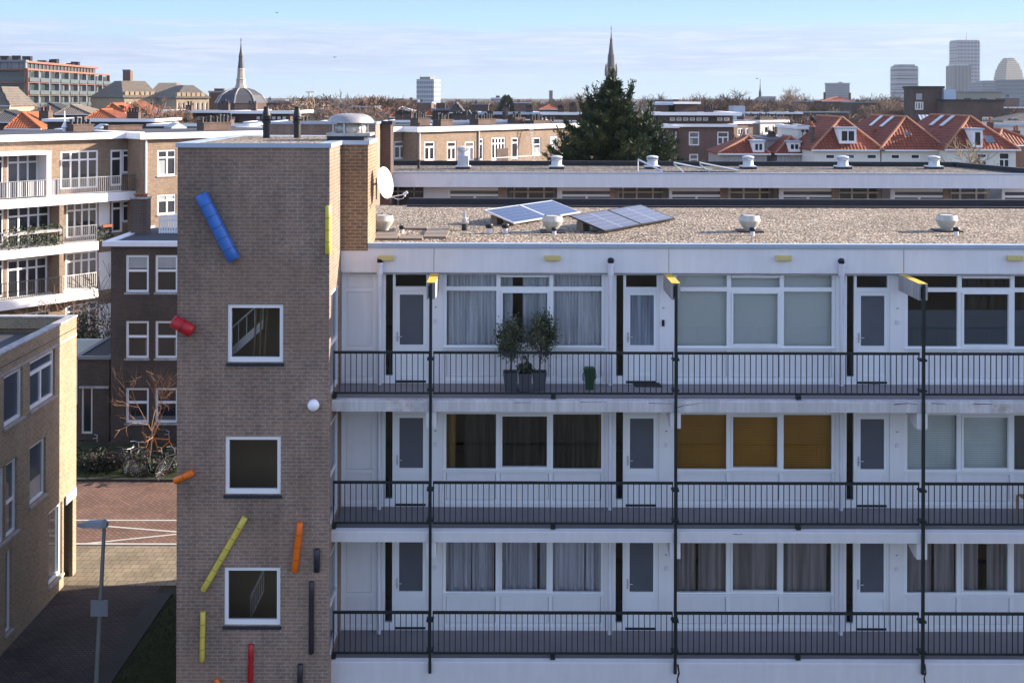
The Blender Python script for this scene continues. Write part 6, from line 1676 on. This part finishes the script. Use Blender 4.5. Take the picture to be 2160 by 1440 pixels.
# ------------------------------------------------------------------ skyline towers
def tower(label,px0,px1,Y,ytop,dep,mat,rot=0,parts=(),name='high_rise',cat='tower block'):
    k=Y/F; z=lambda py:H-(py-CY)*k
    x0,x1=P(px0,0,Y).x,P(px1,0,Y).x
    root=thing(name,((x0+x1)/2,Y,0),label,cat,None)
    Mr=Matrix.Translation(((x0+x1)/2,Y,0))@Matrix.Rotation(R(rot),4,'Z'); w=(x1-x0)/2
    c_=abs(math.cos(R(rot)));s_=abs(math.sin(R(rot)))
    hw=(w-dep/2*s_)/c_ if rot else w
    mb=MB(Mr); mb.box(-hw,hw,-dep/2,dep/2,0,z(ytop)); mb.build('body',M[mat],root)
    for (nm,a,b,yt,yb,m) in parts:
        mb=MB(Mr); mb.box(-hw+2*hw*a,-hw+2*hw*b,-dep/2*.8,dep/2*.8,z(yb),z(yt)); mb.build(nm,M[m],root)
    return root,Mr,hw,z
r_,Mr,hw,z=tower('grey white office high-rise with a dark top left of centre',880,929,1100,168,18,'f_grey',rot=-18,parts=[('plant_room',.15,.75,163,168,'stone_dark'),])
mb=MB(Mr); mb.tube((hw*.1,0,z(163)),(hw*.1,0,z(155)),.35,n=5); mb.build('mast',M['coping_white'],r_)
r_,_,_,z=tower('blue grey office block with thin overhanging roof on the right skyline',1740,1793,1500,176,22,'f_office',rot=-12,parts=[('roof_plate',-.03,1.03,173.5,176,'f_grey'),('plant_room',.55,.7,171.5,173.5,'lead')])
rt,Mr,hw,z=tower('round edged high-rise with white balcony bands on the right skyline',1886,1929,1500,138,26,'f_band',parts=[('roof_frame',.1,.9,134.5,138,'lead')])
mb=MB(Mr)
for k in range(14):
    zz=z(222)+(z(139)-z(222))*k/14; mb=MB(Mr); mb.box(-hw-.9,hw+.9,-14,13.9,zz,zz+1.6); mb.build('balcony_band',M['stone_mid'],rt)
rt,Mr,hw,z=tower('tallest residential high-rise with thin antenna on the right skyline',2012,2057,1900,85,36,'f_tall',parts=[('roof_edge',-.02,1.02,83,85,'f_grey'),])
mb=MB(Mr)
for k in range(20):
    zz=z(200)+(z(86)-z(200))*k/20; mb=MB(Mr); mb.box(-hw-1.5,-hw-.02,-18,17,zz,zz+2.2); mb.build('balcony_band',M['stone_mid'],rt); mb=MB(Mr); mb.box(hw+.02,hw+1.5,-18,17,zz,zz+2.2); mb.build('balcony_band',M['stone_mid'],rt)
tower('dark vertical striped high-rise in front of the tallest tower',2003,2041,1600,137,26,'f_vert',parts=[('crown',.1,.9,133,137,'f_grey')])
mb=MB(Mr); mb.tube((hw*.2,0,z(83)),(hw*.2,0,z(66)),.7,.3,n=5); mb.build('antenna',M['lead'],rt)
# stepped beige tower
Y=1700; k=Y/F; zf=lambda py:H-(py-CY)*k; cx_=P(2128,0,Y).x
root=thing('stepped_high_rise',(cx_,Y,0),'beige high-rise with stepped pointed shoulders at the right edge','tower block')
for n,(hw_,y0,y1) in enumerate(((27,230,160),(25.5,160,152),(24,152,144),(21,144,137),(18.5,137,131),(15,131,126),(12,126,122))):
    mb=MB(Matrix.Translation((cx_,Y,0))@Matrix.Rotation(R(18),4,'Z')); w_=hw_*k*.86; mb.box(-w_,w_,-w_*.75,w_*.75,zf(y0),zf(y1)); mb.build('tier',M['f_beige'],root)
mb=MB(); mb.box(cx_-8*k,cx_+8*k,Y-8*k,Y+8*k,zf(122)+.1,zf(120.5)); mb.build('roof_cap',M['stone_dark'],root)
tower('long low grey office slab under the stepped tower',2057,2200,1300,171,40,'f_office',parts=[('roof_storey',.1,.7,168,171,'f_glass')],name='office_slab',cat='office block')
tower('blue glass office block at the right edge',2119,2200,1000,166,40,'f_glass',rot=10,name='office_slab',cat='office block')
tower('small dark square tower left of the conifer on the skyline',1159,1166,700,191,5,'stone_dark',name='stone_tower',cat='tower')
block('white modern building with flat roof in the distance left of the conifer',1036,1082,420,206,14,'f_grey',trim='coping_white',th=.5,chims=[(1046,1054,202,0,5)],name='white_building',cat='building')
block('dark brick buildings under the grey white office high-rise',832,880,420,211,14,'brown_brick',trim='lead',th=.4,chims=[(835,852,208,0,3),(864,870,206,0,3)])
block('dark brick apartment house with a roof box, behind the chimney rows',912,954,155,229,9,'brown_brick',trim='lead',th=.3,chims=[(920,939,217,0,3)],wins=[(924,930,236,243,W(pane='pane_mid'))])
hip('steep gabled house with pale roof edges beside the dark brick apartment house',952,975,150,236,217,7,'brown_brick','tiles_slate',xap=962,gable=True,name='gabled_house')
hip('grey slate mansard roof with white top right of the gabled house',974,1000,152,252,234,7,'brown_brick','tiles_slate',xap=988,name='slate_roofed_house')
hip('pale metal roofed hall under the bare woodland',830,868,230,233,226,9,'brown_brick','lead_lit',xap=846,name='metal_roofed_hall',cat='hall')
hip('small orange roof beside the pale metal roofed hall',898,914,190,243,231,7,'brown_brick','tiles_orange',xap=908,name='orange_roofed_house')
hip('tiny orange roof left of the chimney rows',826,838,170,246,238,7,'brown_brick','tiles_orange',xap=832,name='orange_roofed_house')
roofline('flat dark row with white edge running behind the chimney rows',826,1015,118,254,8,th=.25,over=.3,chims=[(833,848,242,4,3),(850,868,241,5,3),(955,972,243,4,3),(975,985,243,3,3),(995,1008,243,3,3)])
roofline('long low row with pale roof edge left of the conifer, farther one',1010,1131,140,237,9,trim='zinc',th=.3,over=.5,chims=[(1061,1075,226,4,3),(1110,1125,227,4,3)],wins=[(1131-12,1131-4,244,250)])
roofline('long low row with white roof edge touching the conifer, farther one',1130,1260,142,237,9,th=.35,over=.5,chims=[(1177,1190,228,4,3),(1201,1217,224,5,3),(1228,1240,229,3,3)],wins=[(1132+8*q,1138+8*q,244,250,W(frame=M['coping_white'],pane='pane_mid')) for q in range(3)])
roofline('brick row with white edge behind the terrace apartments roof',1010,1150,112,253,7,th=.28,over=.3,chims=[(1028,1040,243,4,2),(1060,1072,244,3,2)])
# scattered far roofs so that the horizon is closed with small houses
far=[(20,70,330,209,'b'),(236,262,300,213,'o'),(560,600,420,211,'f'),(628,660,240,222,'f'),(672,700,200,228,'o'),(730,790,230,224,'f'),(800,828,210,229,'o'),(880,910,330,215,'f'),(995,1030,300,219,'b'),(1085,1120,320,216,'f'),(1140,1180,270,221,'o'),(1385,1420,400,210,'f'),(1690,1735,380,213,'f'),(1735,1800,330,204,'s'),(1800,1850,300,215,'b'),(2117,2150,500,205,'f')]
nm={'b':'brown brick','o':'orange roofed','f':'flat roofed','s':'long red roofed'}
wh=['before the modern flats','before the second school roof','right of the domed church','left of the big roof ventilator, far off','behind the big roof ventilator','under the large plane tree','right of the large plane tree','under the grey white office high-rise','left of the skyline conifer','right of the white modern building','under the small dark square tower','right of the large conifer','left of the blue grey office block','with two chimneys under the blue grey office block','left of the tall brown hall','before the blue glass block']
for (a,b,Y,yt,t),w in zip(far,wh):
    lab='small distant %s house %s'%(nm[t],w)
    if t in 'os': hip(lab,a,b,Y,yt+9,yt,9,'brown_brick','tiles_orange' if t=='o' else 'tiles_red',name='distant_house',chims=[(a+3,a+7,yt-9,0,3),(b-9,b-5,yt-8,0,3)] if t=='s' else ())
    else: block(lab,a,b,Y,yt,10,'brown_brick' if t=='b' else 'red_brick',trim='lead' if t=='b' else 'zinc',name='distant_house',th=.3,chims=[(a+6,a+12,yt-4,2,3)])
# crane far off
p=P(652,196,700); root=thing('tower_crane',(p.x,700,0),'tiny white construction crane over the woodland right of the domed church','crane')
mb=MB(); mb.box(p.x-.6,p.x+.6,699.4,700.6,0,p.z); mb.build('mast',M['coping_white'],root); mb=MB(); mb.box(p.x-2,p.x+3.8,699.6,700.4,p.z,p.z+.9); mb.build('jib',M['coping_white'],root)
# birds
for px,py,Y,l in ((584,27,90,'dark bird flying high above the domed church'),(706,121,140,'tiny far bird in the sky above the plane trees'),(1597,166,140,'tiny far bird beside the needle spire')):
    p=P(px,py,Y); mb=MB(); s=4/F*Y
    mb.prism([(p.x-s,p.y,p.z+.25*s),(p.x-.25*s,p.y-.1*s,p.z+.10*s),(p.x,p.y-.3*s,p.z),(p.x+.25*s,p.y-.1*s,p.z+.10*s),(p.x+s,p.y,p.z+.3*s),(p.x+.2*s,p.y+.25*s,p.z),(p.x-.2*s,p.y+.25*s,p.z)],(0,0,-.10*s))
    mb.lathe([(.02*s,-.5*s),(.12*s,-.2*s),(.12*s,.2*s),(.02*s,.45*s)],(p.x,p.y,p.z-.02*s),8)
    tag(mb.build('bird',M['bird']),l,'bird')
SKYGAIN, HAZEDENS, EXPO = 2.22, 0.00007, 1.60
# ------------------------------------------------------------------ light, sky, haze, camera
SUN_AZ, SUN_EL = 13.5, 19.0          # azimuth from +X towards +Y
sd=Vector((math.cos(R(SUN_EL))*math.cos(R(SUN_AZ)),math.cos(R(SUN_EL))*math.sin(R(SUN_AZ)),math.sin(R(SUN_EL))))
ld=bpy.data.lights.new('sun','SUN'); ld.energy=4.5; ld.angle=R(.5); ld.color=(1.0,.88,.72)
so=link(bpy.data.objects.new('sun',ld)); so.rotation_euler=sd.to_track_quat('Z','Y').to_euler(); so.location=(60,20,60)
w=bpy.data.worlds.new('World'); sc.world=w; w.use_nodes=True; t=w.node_tree; t.nodes.clear()
def nn(ty,**k):
    x=t.nodes.new(ty)
    for a,b in k.items(): setattr(x,a,b)
    return x
L_=t.links.new
out=nn('ShaderNodeOutputWorld'); bg=nn('ShaderNodeBackground'); bg.inputs[1].default_value=.15
sky=nn('ShaderNodeTexSky',sky_type='NISHITA'); sky.sun_disc=False; sky.sun_elevation=R(SUN_EL); sky.sun_rotation=R(90-SUN_AZ); sky.dust_density=.6; sky.ozone_density=2.5; sky.air_density=1.0; sky.altitude=10
tc=nn('ShaderNodeTexCoord'); sep=nn('ShaderNodeSeparateXYZ'); L_(tc.outputs['Generated'],sep.inputs[0])
def mth(op,a,b=None,clamp=False):
    x=nn('ShaderNodeMath',operation=op); x.use_clamp=clamp
    for i,v in enumerate((a,b)):
        if v is None: continue
        if isinstance(v,(int,float)): x.inputs[i].default_value=v
        else: L_(v,x.inputs[i])
    return x.outputs[0]
def rmp(f,st):
    x=nn('ShaderNodeValToRGB'); L_(f,x.inputs[0]); cr=x.color_ramp
    while len(cr.elements)<len(st): cr.elements.new(.5)
    for e,(p,c) in zip(cr.elements,st): e.position=p; e.color=(*c,1) if isinstance(c,tuple) else (c,c,c,1)
    return x.outputs[0]
def mixc(f,a,b,mode='MIX'):
    x=nn('ShaderNodeMix',data_type='RGBA',blend_type=mode)
    for i,v in ((0,f),(6,a),(7,b)):
        if isinstance(v,(int,float)): x.inputs[i].default_value=v
        elif isinstance(v,tuple): x.inputs[i].default_value=(*v,1)
        else: L_(v,x.inputs[i])
    return x.outputs[2]
z=sep.outputs[2]
SKY=SKYGAIN
low=rmp(mth('MULTIPLY',z,4.0),[(0.0,(.62,.76,.88)),(.09,(.56,.75,.92)),(.30,(.45,.74,.97)),(.5,(.38,.60,.90)),(1.0,(.20,.38,.75))])
low=mixc(1.0,low,(SKY,SKY,SKY),'MULTIPLY')
# thin cloud sheets seen edge on: project the direction on a level plane
zz=mth('ADD',mth('MAXIMUM',z,0.0),.012)
cx=mth('DIVIDE',sep.outputs[0],zz); cy=mth('DIVIDE',sep.outputs[1],zz)
cmb=nn('ShaderNodeCombineXYZ'); L_(cx,cmb.inputs[0]); L_(cy,cmb.inputs[1])
def noise_dir(sx,sz,scale,det,rough,ox):
    c_=nn('ShaderNodeCombineXYZ'); L_(mth('MULTIPLY',sep.outputs[0],sx),c_.inputs[0]); L_(mth('MULTIPLY',z,sz),c_.inputs[1]); L_(mth('ADD',mth('MULTIPLY',sep.outputs[1],2.0),ox),c_.inputs[2])
    n_=nn('ShaderNodeTexNoise'); n_.inputs['Scale'].default_value=scale; n_.inputs['Detail'].default_value=det; n_.inputs['Roughness'].default_value=rough; n_.inputs['Distortion'].default_value=.35; L_(c_.outputs[0],n_.inputs['Vector']); return n_
n1=noise_dir(2.2,26,1.6,8,.6,4.3)
n2=noise_dir(9,130,1.5,8,.66,1.7)
# cloud deck: a band between two heights whose upper rim wanders
rim=mth('ADD',z,mth('MULTIPLY',mth('SUBTRACT',n1.outputs[0],.5),.045))
band=rmp(mth('MULTIPLY',rim,10.0),[(.10,0.0),(.22,.75),(.40,1.0),(.56,1.0),(.63,.75),(.68,0.0)])
tex=rmp(mth('ADD',mth('MULTIPLY',n1.outputs[0],.55),mth('MULTIPLY',n2.outputs[0],.45)),[(.40,.05),(.48,.7),(.56,1.0)])
cl=mth('MULTIPLY',band,tex,True)
clc=mixc(rmp(n2.outputs[0],[(.38,0.0),(.62,1.0)]),(.47*SKY,.55*SKY,.80*SKY),(.68*SKY,.76*SKY,.94*SKY))
low=mixc(mth('MULTIPLY',cl,.9),low,clc)
mixf=rmp(mth("MULTIPLY",z,3.0),[(.29,0.0),(.55,1.0)])
L_(mixc(mixf,low,mixc(1.0,sky.outputs[0],(1.22,.97,.93),'MULTIPLY')),bg.inputs[0]); L_(bg.outputs[0],out.inputs[0])
HAZE=HAZEDENS
if HAZE>0:
    hm=bpy.data.materials.new('haze'); hm.use_nodes=True; ht=hm.node_tree; ht.nodes.clear()
    ho=ht.nodes.new('ShaderNodeOutputMaterial'); hv=ht.nodes.new('ShaderNodeVolumePrincipled'); hv.inputs['Color'].default_value=(.80,.88,1,1); hv.inputs['Density'].default_value=HAZE; hv.inputs['Anisotropy'].default_value=.2
    ht.links.new(hv.outputs[0],ho.inputs['Volume'])
    mb=MB(); mb.box(-2200,2200,-300,2600,-1.02,190); hz=mb.build('haze',hm); tag(hz,'thin pale blue air over the whole town','haze',kind='stuff')
cam=bpy.data.cameras.new('camera'); cam.sensor_width=36; cam.sensor_fit='HORIZONTAL'; cam.lens=36*F/2160; cam.shift_x=(1080-CX)/2160; cam.shift_y=(CY-720)/2160; cam.clip_start=.1; cam.clip_end=20000
co=link(bpy.data.objects.new('camera',cam)); co.matrix_world=Matrix.Translation((0,0,H))@Matrix.Rotation(R(90),4,'X')@Matrix.Rotation(ROLL,4,'Z'); sc.camera=co
sc.view_settings.view_transform='Standard'; sc.view_settings.look='None'; sc.view_settings.gamma=1; sc.view_settings.exposure=EXPO; sc.view_settings.use_curve_mapping=False
sc.cycles.max_bounces=7; sc.cycles.diffuse_bounces=4; sc.cycles.transparent_max_bounces=10; sc.cycles.volume_bounces=0
